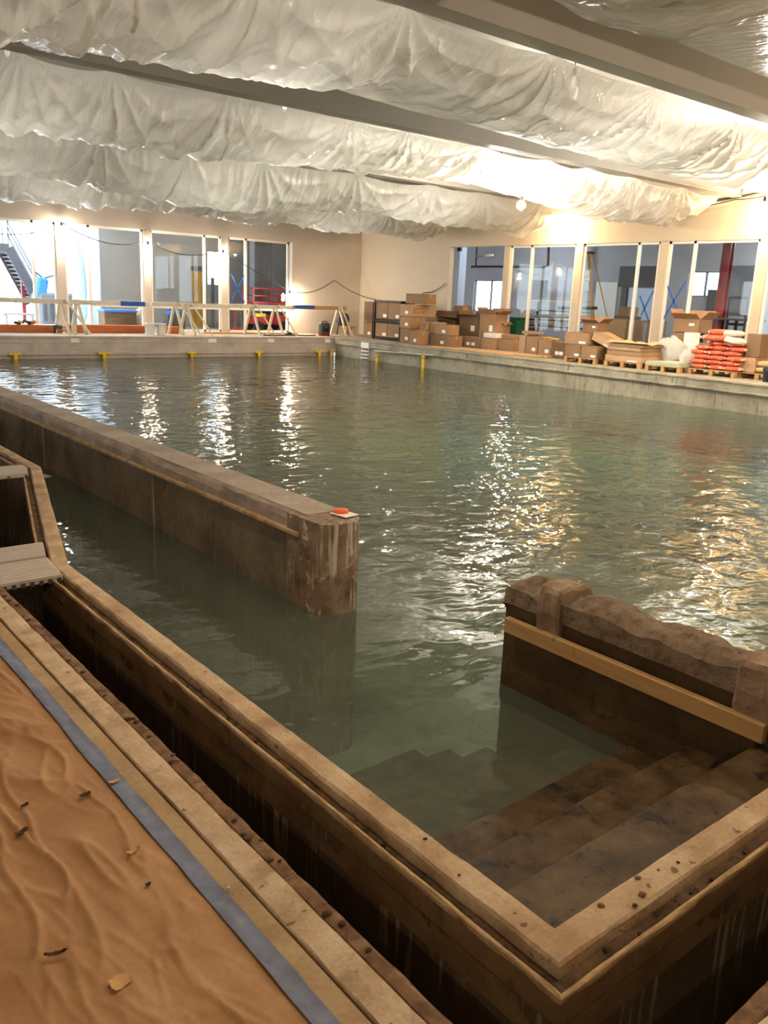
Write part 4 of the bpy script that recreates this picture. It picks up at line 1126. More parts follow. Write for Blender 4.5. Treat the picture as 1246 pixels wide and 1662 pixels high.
box_px(872, 893, 551, 577, 19.8, .5, 0, 'card', 'upright carton with white label left of the first pallet')
box_px(894, 917, 556, 582, 19.6, .5, 0, 'card_dark', 'darker upright carton touching the first pallet', 2)
box_px(846, 868, 538, 545, 20.0, .4, onX(861, 544, 19.9).z + .02, 'card_light', 'pale flat carton laid on the upright ones', 0)
t_ = thing('yellow_strap', 'yellow strap draped over the upright cartons', 'strap', onX(898, 551, 19.85))
mb = MB(); mb.tube([(0, .35, .0), (0, .15, .05), (.02, 0, .02), (0, -.2, .03)], .02, 6); mb.build('webbing', 'yellow_paint', t_)
# pallets
def pallet(Xf, ya, yb, depth, label, z=0):
    t2 = thing('pallet', label, 'pallet', (Xf + depth / 2, (ya + yb) / 2, z), 'wooden pallets on the right deck')
    w_ = ya - yb
    for k in range(6):
        x = -depth / 2 + .05 + k * (depth - .1) / 5
        mb = MB(); mb.rbox((x, 0, .13), (.1, w_, .02), .003); mb.build('deck_board', 'pallet_wood', t2)
    for k in range(3):
        y = -w_ / 2 + .05 + k * (w_ - .1) / 2
        for q in range(3):
            mb = MB(); mb.rbox((-depth / 2 + .06 + q * (depth - .12) / 2, y, .07), (.11, .1, .1), .004); mb.build('block', 'pallet_wood', t2)
        mb = MB(); mb.rbox((0, y, .01), (depth, .1, .02), .003); mb.build('runner', 'pallet_wood', t2)
    return t2
XP = 18.75
ya, yb = onX(914, 590, XP).y, onX(966, 590, XP).y
pallet(XP, ya, yb, 1.0, 'pallet under the left stack of flat cartons')
zA = .145
z2 = onX(940, 561, XP).z
hw = (ya - yb) / 2 - .01
for k, (hi, lo, l) in enumerate(((ya, ya - hw, 'left carton with labels on the left pallet'), (ya - hw - .02, yb, 'right carton with labels on the left pallet'))): boxw(XP + .02, .95, hi, lo, zA, z2 - zA, 'card', l, 1)
ya2, yb2 = onX(915, 561, 19.0).y, onX(953, 561, 19.0).y; z3 = onX(935, 541, 19.0).z
boxw(19.0, .8, ya2, yb2, z2 + .012, z3 - z2, 'card', 'long flat carton on top of the left pallet')
t2 = boxw(19.1, .7, yb2 + .0, onX(992, 561, 19.1).y, z2 + .06, .2, 'card_light', 'pale slanting flat carton sliding off the left pallet'); t2.rotation_euler = (0.35, 0, 0)
obox_px(944, 968, 523, 541, 19.3, .5, z3 + .02, 'card', 'open carton standing on top of the left pallet stack', .1, (2.0, 2.5, 2.2, 2.5))
ya, yb = onX(979, 597, XP).y, onX(1038, 597, XP).y
pallet(XP, ya, yb, 1.0, 'pallet under the neat stack of flat cartons')
zz = .145
zs_ = [onX(1010, y, XP).z for y in (577, 569, 563, 558)]
for k, zt in enumerate(zs_):
    q = boxw(XP + .02 + .02 * (k % 2), .95, ya - .02 * k, yb + .03 * (k % 3), zz, zt - zz - .008, 'card_light' if k % 2 == 0 else 'card', ['lowest', 'second', 'third', 'topmost'][k] + ' flat carton in the neat pallet stack', 1 if k == 0 else 0); zz = zt
mb = MB(); mb.grid(np.array([[(XP + .9 * u, ya - (ya - yb) * 1.1 * v + .05, zz + .03 + .05 * math.sin(9 * v + 4 * u) * math.sin(5 * u)) for v in np.linspace(0, 1, 20)] for u in np.linspace(0, 1, 10)])); o = mb.build('torn_wrap', 'bag_tan'); tag(o, 'torn tan wrapping sheet on the neat pallet stack', 'wrapping')
# planks at deck edge
for k, (pa, pb_, X_, l) in enumerate(((700, 830, 18.75, 'long plank lying nearest the right pool edge'), (745, 880, 19.05, 'second long plank behind it on the right deck'), (780, 892, 19.35, 'third long plank beside the upright cartons'))):
    a = onX(pa, 572, X_).y; c = onX(pb_, 572, X_).y
    mb = MB(); mb.rbox((X_, (a + c) / 2, .03 + .0 * k), (.24, a - c, .05), .006, (0, 0, .02 * (k - 1))); o = mb.build('plank', 'lumber_y'); tag(o, l, 'plank', 'planks along the right pool edge')
# glass / tile sheets pallet
X_ = 18.7
ya, yb = onX(1045, 603, X_).y, onX(1103, 603, X_).y
pallet(X_, ya, yb, 1.0, 'pallet carrying pale green sheets')
for k in range(4):
    mb = MB(); mb.rbox((X_ + .5, (ya + yb) / 2 + .01 * k, .155 + .022 * k), (.98, ya - yb - .02 * k, .02), .003); o = mb.build('wall_panel', 'panel_green' if 'panel_green' in MATS else 'foam'); tag(o, ['bottom', 'second', 'third', 'top'][k] + ' pale green sheet in the low pallet stack', 'panel', 'pale green sheets on the pallet')
simple('panel_green', '#b9bfa6', .35, .04, 4)
for o in bpy.data.objects:
    if o.name.startswith('wall_panel'): o.data.materials[0] = MATS['panel_green']
rg = np.random.default_rng(3)
def crumple(c, d, mat, name, label, cat, seed, n=18, amp=.35):
    rr = np.random.default_rng(seed); u = np.linspace(0, PI, n); v = np.linspace(0, 2 * PI, 2 * n, endpoint=False)
    U, V = np.meshgrid(u, v, indexing='ij')
    k = 1 + amp * fbm(U * 1.6 + seed, V * 1.1, 4, seed % 10)
    k[:, :] = k * (1 - 0) 
    # close the seam
    wgt = np.clip((V - (2 * PI - 1.0)) / 1.0, 0, 1); k = k * (1 - wgt) + k[:, :1] * wgt
    P = np.stack([c[0] + d[0] / 2 * k * np.sin(U) * np.cos(V), c[1] + d[1] / 2 * k * np.sin(U) * np.sin(V), np.maximum(c[2] + d[2] / 2 * k * np.cos(U), c[2] - d[2] / 2)], -1)
    mb = MB(); mb.grid(P, True, True); o = mb.build(name, mat); return tag(o, label, cat)
q = onX(1085, 560, 19.9); crumple((19.95, q.y, .4), (.55, .8, .75), 'clear_wrap', 'plastic_wrap_heap', 'crumpled clear plastic wrap behind the pale green sheets', 'wrapping', 3)
q = onX(1104, 575, 18.9); crumple((19.3, q.y - .02, .36), (.7, .3, .5), 'clear_wrap', 'plastic_wrap_heap', 'shiny plastic wrap bunched against the red bags', 'wrapping', 5)
zb_ = 0
box_px(1089, 1112, 540, 557, 20.4, .6, 0, 'card', 'brown carton under the big open one by the red bags', 0)
box_px(1108, 1124, 540, 558, 20.2, .3, 0, 'label_white', 'white box front among the wrap by the red bags', 0, False)
zt_ = onX(1100, 540, 20.4).z + .02
obox_px(1090, 1131, 517, 540, 20.4, .7, zt_, 'card', 'big open carton behind the red bags, flap raised', .08, (2.1, 2.5, 2.3, 2.6))
# red cement bags on pallet
X_ = 19.0
ya, yb = onX(1114, 606, X_).y, onX(1192, 606, X_).y
pallet(X_, ya, yb, 1.05, 'pallet under the heap of orange red bags')
def sack_mesh(seed, L=.62, Wd=.42, Hh=.13, n=14):
    u = np.linspace(0, PI, n); v = np.linspace(0, 2 * PI, 20, endpoint=False)
    U, V = np.meshgrid(u, v, indexing='ij')
    def se(w, m_): return np.sign(w) * np.abs(w) ** m_
    x = Wd / 2 * se(np.sin(U), .5) * se(np.cos(V), .5); y = L / 2 * se(np.cos(U), .5); z = Hh / 2 * se(np.sin(U), .6) * se(np.sin(V), .8)
    z = z * (1 + .0) + .012 * fbm(x * 9 + seed, y * 9, 3, seed % 8); x = x + .01 * fbm(y * 12, z * 20 + seed, 2, 4)
    return np.stack([x, y, z + Hh / 2], -1)
protos = []
for s in range(3):
    mb = MB(); mb.grid(sack_mesh(s + 1), True, True); protos.append(mb)
meshes = {}
def sack(loc, rz, k, mat, label, group='orange red bags on the pallet', tilt=0):
    t2 = thing('cement_bag', label, 'bag', loc, group, rot=(tilt, 0, rz))
    key = (k, mat)
    if key not in meshes:
        o = protos[k].build('sack', mat, t2); meshes[key] = o.data
    else:
        o = bpy.data.objects.new('sack', meshes[key]); COL.objects.link(o); o.parent = t2
    for s in (-1, 1):
        ek = ('end', k)
        if ek not in meshes:
            mb = MB(); mb.rbox((0, 0, .065), (.34, .03, .05), .012); e = mb.build('end_fold', 'bag_pale', t2); meshes[ek] = e.data
        else:
            e = bpy.data.objects.new('end_fold', meshes[ek]); COL.objects.link(e); e.parent = t2
        e.location = (0, s * .31, 0)
    return t2
ord_ = ['bottom', 'second', 'third', 'fourth', 'fifth', 'sixth']
wtot = ya - yb; ncol = 3; cw = wtot / ncol
rows = 6
zrow = .145; hrow = (onX(1150, 553, X_).z - .145) / rows
rr = random.Random(2)
for r_ in range(rows):
    for c_ in range(ncol):
        if r_ == 5 and c_ == 0: continue
        y = ya - cw * (c_ + .5) + (.06 if r_ % 2 else -.04) + rr.uniform(-.03, .03)
        o = sack((X_ + .24 + .04 * rr.random() + .03 * r_, y, zrow + hrow * r_), rr.uniform(-.12, .12), (r_ + c_) % 3, 'bag_red', 'orange red bag, %s layer, %s in the front row of the pallet' % (ord_[r_], ['left', 'middle', 'right'][c_]))
        o.scale = (1.05, cw / .63, hrow / .125)
    for c_ in range(2):
        o = sack((X_ + .75, ya - wtot * (.28 + .45 * c_), zrow + hrow * r_), PI / 2 + rr.uniform(-.1, .1), r_ % 3, 'bag_red', 'orange red bag in the hidden back row of the pallet', 'back row of orange red bags'); o.scale = (1.2, .8, hrow / .125)
zt_ = .145 + hrow * 6
sack((X_ + .3, onX(1153, 548, X_).y, zt_), .2, 0, 'bag_red', 'orange red bag on top of the heap, left one').scale = (1, 1.1, 1.1)
sack((X_ + .35, onX(1175, 552, X_).y, zt_ - .03), -.25, 1, 'bag_pale', 'white topped bag on top of the heap', tilt=.15).scale = (1, 1.1, 1.2)
sack((X_ + .4, onX(1158, 540, X_).y, zt_ + .13), .5, 2, 'bag_red', 'highest orange red bag crowning the heap').scale = (1, 1, 1.1)
sack((X_ + .42, onX(1172, 536, X_).y, zt_ + .12), -.3, 2, 'bag_pale', 'highest pale bag crowning the heap').scale = (1, 1, 1.1)
# right end: tall carton on printed low carton, tan rolls, bucket
X_ = 19.3
ya, yb = onX(1194, 608, X_).y, onX(1262, 608, X_).y
pallet(X_, ya, yb, 1.0, 'pallet at the right picture edge')
z1 = .15; z2 = onX(1210, 580, X_).z
t2 = boxw(X_ + .02, .6, onX(1196, 600, X_).y, onX(1223, 600, X_).y, z1, z2 - z1, 'card_light', 'rounded tan carton low on the right pallet', 0)
z3 = onX(1217, 543, X_).z
boxw(X_ + .05, .4, onX(1206, 580, X_).y, onX(1229, 580, X_).y, z2 + .012, z3 - z2, 'card', 'tall slim carton right of the red bags', 0)
for k, (px, py, l) in enumerate(((1236, 592, 'lower tan sack at the right picture edge'), (1240, 580, 'upper tan sack at the right picture edge'))):
    q = onX(px, py, X_); o = sack((X_ + .3, q.y, z1 + .14 * k), .1, k, 'bag_tan', l, 'tan sacks at the right edge'); o.scale = (1, .9, 1.1)
q = onX(1244, 603, 18.9)
t_ = thing('bucket', 'blue grey bucket cut by the right picture edge', 'bucket', (19.0, q.y - .02, 0))
mb = MB(); mb.lathe([(.12, 0), (.15, .3), (.16, .31), (.16, .33), (.14, .33), (.115, .03)], 16); mb.build('pail', 'case_blue', t_)
mb = MB(); mb.tube([(.155 * math.cos(a), 0, .3 - .15 * math.sin(a)) for a in np.linspace(0, PI, 10)], .006, 5); mb.build('handle', 'steel', t_)
mb = MB(); mb.rbox(onX(1235, 555, 19.7), (.4, .5, .42), .05); o = mb.build('foam_roll', 'white_plastic'); 
bpy.data.objects.remove(o)

# ------------------------------------------------------------------ rooms behind the right windows
RX = 27.0
def rw(px, py): return onX(px, py, RX)
b = MB()
zt1, zb1 = rw(790, 455).z, rw(790, 506).z; y1a, y1b = rw(768, 480).y, rw(822, 480).y
zt2, zb2 = rw(1140, 441).z, rw(1140, 481).z; y2a, y2b = rw(1116, 460).y, rw(1171, 460).y
b.box(RX, RX + .2, y1a, 31, -.3, 4.2); b.box(RX, RX + .2, y2a, y1b, -.3, 4.2); b.box(RX, RX + .2, 5, y2b, -.3, 4.2)
b.box(RX, RX + .2, y1b, y1a, zt1, 4.2); b.box(RX, RX + .2, y1b, y1a, -.3, zb1)
b.box(RX, RX + .2, y2b, y2a, zt2, 4.2); b.box(RX, RX + .2, y2b, y2a, -.3, zb2)
struct(b.build('wall_annex_right', 'wall_grey'), 'grey wall of the room behind the right windows')
b = MB(); b.box(WRX + .2, RX + .3, 5, 31, -.3, 0); struct(b.build('floor_annex_right', 'annex_floor'))
b = MB(); b.box(WRX + .2, RX + .3, 5, 31, 4.2, 4.4); struct(b.build('ceiling_annex_right', 'wall_grey'))
# white wall return at first bay
ya = onX(733, 450, 23.0).y
b = MB(); b.box(22.6, 22.95, onX(744, 450, 22.6).y, onX(744, 450, 22.6).y + .9, 0, 4.2); struct(b.build('wall_return', 'blue_and_sky_tint'), 'white wall end seen through the first right opening')
def annex_pane(n, y0, y1, z0, z1):
    r = bpy.data.objects.new('window_%d' % n, None); COL.objects.link(r); struct(r, 'bright outside window in the room beyond the right wall')
    for (c, d) in (((RX + .1, (y0 + y1) / 2, z0), (.1, y0 - y1, .06)), ((RX + .1, (y0 + y1) / 2, z1), (.1, y0 - y1, .06)), ((RX + .1, y0, (z0 + z1) / 2), (.1, .06, z1 - z0)), ((RX + .1, y1, (z0 + z1) / 2), (.1, .06, z1 - z0)), ((RX + .1, (y0 + y1) / 2, (z0 + z1) / 2), (.08, .05, z1 - z0))):
        mb = MB(); mb.cbox(c, d); mb.build('frame_bar', 'dark_grey', r)
    mb = MB(); mb.box(RX + .1, RX + .106, y1, y0, z0, z1); mb.build('pane', 'glass', r)
annex_pane(9, y1a, y1b, zb1, zt1); annex_pane(10, y2a, y2b, zb2, zt2)
# dark recesses and white panel on that wall
def wallpanel(pl, pr, pt, pb, mat, name, label, cat, dep=.06, X_=None):
    X_ = X_ or RX - dep
    a = onX(pl, (pt + pb) / 2, X_); c = onX(pr, (pt + pb) / 2, X_)
    mb = MB(); mb.rbox((X_ + dep / 2, (a.y + c.y) / 2, (onX((pl + pr) / 2, pt, X_).z + onX((pl + pr) / 2, pb, X_).z) / 2), (dep, a.y - c.y, onX((pl + pr) / 2, pt, X_).z - onX((pl + pr) / 2, pb, X_).z), .01)
    o = mb.build(name, mat); return tag(o, label, cat)
wallpanel(964, 998, 458, 535, 'white_plastic', 'door_slab', 'plain white door leaf behind the yellow ladder', 'door')
wallpanel(1004, 1066, 432, 466, 'dark_grey', 'wall_louvre', 'dark slate panel high on the wall behind the third right window', 'panel')
wallpanel(1006, 1016, 466, 505, 'dark_glass', 'door_slab', 'dark narrow doorway leaf below the slate panel', 'door')
wallpanel(1018, 1060, 468, 520, 'blue_and_sky_tint', 'insulation_board', 'pale blue insulation panel below the slate panel', 'panel', .12, RX - .125)
wallpanel(1146, 1166, 470, 508, 'dark_grey', 'cabinet', 'dark cabinet in front of the bright window by the red column', 'cabinet', .3)
wallpanel(1182, 1224, 431, 512, 'wall_grey_dark', 'recess_panel', 'dark flat sheet in place of the recess right of the red column', 'sheet', .05)  # flat dark sheet put in place of a dark recess
wallpanel(862, 884, 455, 484, 'dark_grey', 'electrical_panel', 'dark electrical panel on the wall above the pipe rack', 'panel', .15)
# pipes
mb = MB(); mb.tube([onX(765, 433, 25.5), onX(884, 433, 25.5), onX(889, 431, 25.5), onX(890, 398, 25.5)], .05, 8); o = mb.build('ceiling_pipe', 'black_metal'); tag(o, 'dark pipe running along the wall and bending upward', 'pipe')
mb = MB(); mb.tube([onX(772, 416, 25.0), onX(800, 414, 25.0)], .04, 8); o = mb.build('pipe_bracket', 'steel_dull'); tag(o, 'short pale pipe bracket above the dark pipe', 'bracket')
mb = MB(); mb.tube([onX(772, 432, 25.0), Vector((25.0, onX(773, 404, 25.0).y, 4.2))], .03, 8); o = mb.build('hanger_rod', 'black_metal'); tag(o, 'vertical hanger rod above the dark pipe end', 'rod')
mb = MB(); mb.rbox(onX(746, 404, 22.5), (.12, .16, .16), .02); o = mb.build('wall_speaker', 'black_metal'); tag(o, 'small black box high on the white wall end', 'speaker')
# red column
X_ = 23.4; c = onX(1176, 450, X_)
t_ = thing('steel_column', 'dark red steel column behind the blue taped window', 'column', (X_, c.y, 0))
for dx in (-.09, .09):
    mb = MB(); mb.rbox((dx, 0, 2.0), (.03, .26, 4.0), .004); mb.build('flange', 'dark_red', t_)
mb = MB(); mb.rbox((0, 0, 2.0), (.16, .02, 4.0), .003); mb.build('web', 'dark_red', t_)
mb = MB(); mb.rbox((0, .13 * 0, 0.02), (.4, .4, .04), .004); mb.build('base_plate', 'dark_red', t_)
# stepladder
X_ = 23.8; tp = onX(955, 412, X_); bl = onX(941, 560, X_).y; br = onX(975, 560, X_).y
t_ = thing('stepladder', 'tall yellow fibreglass stepladder in the room behind', 'ladder', (0, 0, 0))
zt = tp.z
for s, yb_ in ((1, bl), (-1, br)):
    mb = MB(); mb.bar((X_ - .1, tp.y + s * .12, zt), (X_ - .35, yb_, 0), .07, .04); mb.build('front_rail', 'ladder_yellow', t_)
    mb = MB(); mb.bar((X_ + .1, tp.y + s * .10, zt), (X_ + .9, yb_ + s * -.05, 0), .05, .03); mb.build('rear_rail', 'ladder_yellow', t_)
for k in range(9):
    u = (k + .6) / 9.4; ya_ = tp.y + .12 + (bl - tp.y - .12) * u; yb_ = tp.y - .12 + (br - tp.y + .12) * u
    mb = MB(); mb.rbox((X_ - .1 - .25 * u, (ya_ + yb_) / 2, zt * (1 - u)), (.09, ya_ - yb_, .03), .004); mb.build('tread', 'steel', t_)
mb = MB(); mb.rbox((X_, tp.y, zt + .03), (.28, .34, .08), .02); mb.build('top_cap', 'black_metal', t_)
# pipe rack
X_ = 22.9
t_ = thing('pipe_rack', 'dark metal rack with long pipes behind the second window', 'rack', (X_, 0, 0))
for px in (872, 926):
    y = onX(px, 510, X_).y
    mb = MB(); mb.rbox((0, y, onX(px, 487, X_).z / 2), (.06, .06, onX(px, 487, X_).z), .005); mb.build('upright', 'black_metal', t_)
for k, py in enumerate((488, 503, 518, 528)):
    a = onX(862, py, X_); c = onX(945, py, X_)
    mb = MB(); mb.rbox((0, (a.y + c.y) / 2, a.z), (.3, a.y - c.y, .05), .005); mb.build('shelf_bar', 'black_metal' if k else 'steel_dull', t_)
for k, (pl, pr, py, mat, l) in enumerate(((868, 935, 514, 'steel_dull', 'pale pipe lying on the pipe rack, upper'), (872, 922, 526, 'card_light', 'tan tube lying on the pipe rack, lower'), (905, 968, 500, 'black_metal', 'dark pipe reaching from the rack to the ladder'))):
    a = onX(pl, py, X_ - .05); c = onX(pr, py, X_ - .05)
    mb = MB(); mb.tube([a, c], .05, 8); o = mb.build('stored_pipe', mat); tag(o, l, 'pipe', 'stored pipes behind the second right window')
# green bin
q = onX(834, 545, 22.4)
t_ = thing('waste_bin', 'green plastic bin just behind the first window post', 'bin', (22.5, q.y, 0))
zt = onX(834, 517, 22.4).z
mb = MB(); mb.rbox((0, 0, zt / 2), (.4, .42, zt), .04); mb.build('body', 'green_plastic', t_)
mb = MB(); mb.rbox((0, 0, zt + .02), (.44, .46, .05), .015); mb.build('rim', 'green_plastic', t_)
q = onX(852, 512, 23.2); crumple((23.3, q.y, q.z - .15), (.6, .8, .5), 'fluff', 'tarp_bundle', 'pale bundled tarpaulin over the green bin', 'tarp', 6)
mb = MB(); mb.rbox((23.3, q.y, (q.z - .4) / 2), (.6, .7, q.z - .4), .02); o = mb.build('crate', 'dark_grey'); tag(o, 'dark crate carrying the bundled tarpaulin', 'crate')
# cartons and bundles behind glass
for pl, pr, pt, pb, X_, l in ((984, 1012, 518, 560, 22.4, 'pinkish carton behind the ladder window, left'), (1012, 1026, 520, 560, 22.5, 'pinkish carton behind the ladder window, right'), (1002, 1020, 498, 512, 23.5, 'small carton stacked high behind the ladder window'), (1046, 1062, 520, 560, 22.5, 'carton behind the mullion next to the blue tape cross')):
    z0 = 0 if pb == 560 else onX(1010, pb, X_).z
    box_px(pl, pr, pt, pb, X_, .5, z0, 'card', l, 0, False, 'cartons stored behind the right windows')
X_ = 23.5; z0 = onX(1011, 512, X_).z
mb = MB(); mb.rbox((X_ + .25, onX(1011, 512, X_).y, z0 / 2 - .005), (.5, .7, z0 - .01), .02); o = mb.build('crate', 'card_dark'); tag(o, 'brown crate under the small carton behind glass', 'crate')
q = onX(1055, 528, 22.6); crumple((22.7, q.y - .3, .3), (.6, 1.0, .75), 'bag_tan', 'insulation_bundle', 'pinkish beige bundle behind the window with the ladder', 'bundle', 7)
# dark workbench behind bay 4
X_ = 22.9; a = onX(1136, 516, X_); c = onX(1225, 516, X_)
t_ = thing('workbench', 'long dark workbench behind the blue taped window', 'bench', (X_, 0, 0))
mb = MB(); mb.rbox((.3, (a.y + c.y) / 2, a.z), (.7, a.y - c.y, .06), .01); mb.build('top', 'dark_grey', t_)
for y in (a.y - .1, (a.y + c.y) / 2, c.y + .1):
    mb = MB(); mb.rbox((.05, y, a.z / 2), (.07, .07, a.z), .005); mb.build('leg', 'black_metal', t_)
    mb = MB(); mb.rbox((.55, y, a.z / 2), (.07, .07, a.z), .005); mb.build('leg', 'black_metal', t_)
mb = MB(); mb.rbox((.3, (a.y + c.y) / 2, a.z * .45), (.6, a.y - c.y - .1, .04), .006); mb.build('shelf', 'steel_dull', t_)
for px, l in ((1142, 'white tray on the left of the workbench'), (1155, 'white tray on the right of the workbench')):
    q = onX(px, 512, X_ + .2); mb = MB(); mb.rbox((q.x, q.y, a.z + .055), (.2, .22, .05), .012); o = mb.build('tray', 'white_plastic'); tag(o, l, 'tray', 'white trays on the workbench')
X_ = 25.5; 
t_ = thing('pipe_stand', 'dark horizontal rail stand right of the red column', 'stand', (X_, 0, 0))
a = onX(1184, 483, X_); c = onX(1214, 484, X_)
for z in (a.z, a.z - .8):
    mb = MB(); mb.tube([(0, a.y, z), (0, c.y, z)], .04, 8); mb.build('rail', 'black_metal', t_)
for y in (a.y, c.y):
    mb = MB(); mb.tube([(0, y, 0), (0, y, a.z)], .03, 8); mb.build('upright', 'black_metal', t_)
# blue tape crosses on panes
def cross(pts, plane, label):
    t2 = thing('tape_cross', label, 'tape', (0, 0, 0), 'blue tape crosses on the glass')
    f = (lambda x, y: onX(x, y, WRX + .074)) if plane == 'X' else (lambda x, y: onY(x, y, WLY + .074))
    for (a, c) in pts:
        mb = MB(); mb.bar(f(*a), f(*c), .05, .004, up=(1, 0, 0) if plane == 'X' else (0, 1, 0)); mb.build('strip', 'blue_paint', t2)
cross([((1082, 462), (1103, 514)), ((1112, 457), (1076, 518))], 'X', 'blue tape cross on the glass right of the third window post')
cross([((1038, 480), (1052, 520)), ((1060, 472), (1040, 512))], 'X', 'faint blue tape cross on the glass left of the third window post')
cross([((375, 445), (397, 492)), ((396, 447), (374, 492))], 'Y', 'blue tape cross on the rightmost far window')

# ------------------------------------------------------------------ rooms and yard behind the far windows
b = MB(); b.box(11.9, 26, WLY + .2, 40, -.3, 0); struct(b.build('floor_annex_far', 'annex_floor'))
b = MB(); b.box(-25, 11.9, WLY + .2, 70, -.35, -.06); struct(b.build('floor_yard', 'snow_ground'), 'bright ground of the yard outside')
FY = 33.0
fx = lambda px, py=450: onY(px, py, FY).x
xb0, xb1 = fx(337), fx(364); zw1, zw0 = onY(350, 409, FY).z, onY(350, 462, FY).z
b = MB(); b.box(fx(163), xb0, FY, FY + .2, -.3, 4.6); b.box(xb0, xb1, FY, FY + .2, zw1, 4.6); b.box(xb0, xb1, FY, FY + .2, -.3, zw0); b.box(xb1, 26, FY, FY + .2, -.3, 4.6)
struct(b.build('wall_annex_far', 'wall_grey_warm'), 'grey room wall behind the far windows')
xe = onY(140, 450, FY + 3).x
b = MB(); b.box(fx(163) - .0, fx(163) + .2, FY + .2, FY + 3.2, -.3, 4.6); struct(b.build('wall_annex_side', 'blue_and_sky_tint'), 'grey side wall coloured pale blue for sky light, behind the second far window')
b = MB(); b.box(fx(163), 26, WLY + .2, FY + .2, 4.6, 4.8); struct(b.build('ceiling_annex_far', 'wall_grey'))
a = fx(413); 
b = MB(); b.box(onY(413, 450, 31.0).x, onY(441, 450, 31.0).x, 31.0, 31.4, 0, 4.6); struct(b.build('wall_annex_pillar', 'wall_grey_dark'), 'dark grey pillar behind the rightmost far window')
b = MB(); b.box(23, 23.2, WLY + .2, FY, 0, 4.6); struct(b.build('wall_annex_end', 'wall_paint'))
r = bpy.data.objects.new('window_11', None); COL.objects.link(r); struct(r, 'blown out outside window beyond the third far window')
mb = MB(); mb.box(xb0, xb1, FY + .1, FY + .106, zw0, zw1); mb.build('pane', 'glass', r)
for x in (xb0, xb1):
    mb = MB(); mb.box(x - .03, x + .03, FY + .06, FY + .14, zw0, zw1); mb.build('frame_bar', 'dark_grey', r)
# yellow door
r = bpy.data.objects.new('door_1', None); COL.objects.link(r); struct(r, 'yellow wooden door with dark header behind the third far window')
zd = onY(321, 440, FY).z
mb = MB(); mb.rbox(((fx(311) + fx(331)) / 2, FY - .03, zd / 2), (fx(331) - fx(311), .05, zd), .006); leaf_ = mb.build('leaf', 'door_wood', r)
mb = MB(); mb.rbox(((fx(311) + fx(331)) / 2, FY - .04, zd + .1), (fx(331) - fx(311) + .1, .07, .18), .006); mb.build('header', 'dark_grey', r)
mb = MB(); mb.tube([(fx(329), FY - .06, 1.0), (fx(329), FY - .12, 1.0)], .03, 8); mb.build('door_knob', 'steel', leaf_)
# red scissor lift
LY = 30.0
t_ = thing('scissor_lift', 'red scissor lift parked behind the rightmost far window', 'lift', (0, 0, 0))
def ly(px, py): return onY(px, py, LY)
x0, x1 = ly(411, 500).x, ly(470, 500).x; z1 = ly(440, 469).z; zp = ly(440, 492).z
mb = MB(); mb.rbox(((x0 + x1) / 2, LY + .4, .45), (x1 - x0, .8, .4), .04); mb.build('chassis', 'red_paint', t_)
mb = MB(); mb.rbox(((x0 + x1) / 2, LY + .4, zp), (x1 - x0, .8, .1), .02); mb.build('platform', 'red_paint', t_)
for py in (LY, LY + .8):
    for x in (x0, (x0 + x1) / 2, x1):
        mb = MB(); mb.rbox((x, py, (zp + z1) / 2), (.05, .05, z1 - zp), .006); mb.build('rail_post', 'red_paint', t_)
    for z in (z1, (z1 + zp) / 2):
        mb = MB(); mb.rbox(((x0 + x1) / 2, py, z), (x1 - x0, .05, .05), .006); mb.build('guard_rail', 'red_paint', t_)
for s in (0, 1):
    mb = MB(); mb.bar((x0 + .1, LY + .2 + .4 * s, .65), (x1 - .1, LY + .2 + .4 * s, zp), .08, .06); mb.build('scissor_arm', 'dark_grey', t_)
    mb = MB(); mb.bar((x1 - .1, LY + .2 + .4 * s, .65), (x0 + .1, LY + .2 + .4 * s, zp), .08, .06); mb.build('scissor_arm', 'dark_grey', t_)
for x in (x0 + .25, x1 - .25):
    for yy in (LY + .02, LY + .78):
        mb = MB(); mb.tube([(x, yy - .08, .2), (x, yy + .08, .2)], .2, 16); mb.build('wheel', 'black_metal', t_)
mb = MB(); mb.rbox((x0 + .3, LY - .02, .62), (.5, .1, .14), .02); mb.build('yellow_decal_box', 'yellow_paint', t_)
t_ = thing('cart_frame', 'red metal cart frame left of the scissor lift', 'cart', (0, 0, 0))
a0, a1 = onY(381, 520, 29.6).x, onY(397, 520, 29.6).x; zc = onY(389, 502, 29.6).z
for x in (a0, a1):
    mb = MB(); mb.rbox((x, 29.6, zc / 2), (.05, .05, zc), .005); mb.build('upright', 'red_paint', t_)
for z in (zc, .12):
    mb = MB(); mb.rbox(((a0 + a1) / 2, 29.6, z), (a1 - a0, .05, .06), .005); mb.build('crossbar', 'red_paint', t_)
mb = MB(); mb.rbox(((a0 + a1) / 2, 29.8, .06), (a1 - a0, .5, .06), .01); mb.build('base', 'red_paint', t_)
# blue stack behind third window
q = onY(283, 520, 29.8)
for k in range(2):
    mb = MB(); mb.rbox((q.x, 29.8, .62 + .16 * k), (.5, .3, .11), .02); o = mb.build('tool_tray', 'blue_paint'); tag(o, ['lower', 'upper'][k] + ' blue tray behind the third far window', 'tray', 'blue trays behind the glass')
mb = MB(); mb.rbox((q.x, 29.8, .28), (.7, .4, .55), .02); o = mb.build('crate', 'dark_grey'); tag(o, 'dark crate carrying the blue trays behind glass', 'crate')
q = onY(229, 515, 29.9); crumple((q.x, 29.9, .40), (.7, .5, .8), 'fluff', 'tarp_bundle', 'crumpled grey tarp right of the blue topped bin', 'tarp', 9)
# clutter pole behind window 3
for px, l in ((345, 'dark post standing left of the blown out window'), (357, 'grey post standing below the blown out window')):
    q = onY(px, 480, 32.0); mb = MB(); mb.rbox((q.x, 32.0, 1.0), (.12, .1, 2.0), .01); o = mb.build('steel_post', 'dark_grey'); tag(o, l, 'post', 'posts by the bright window')
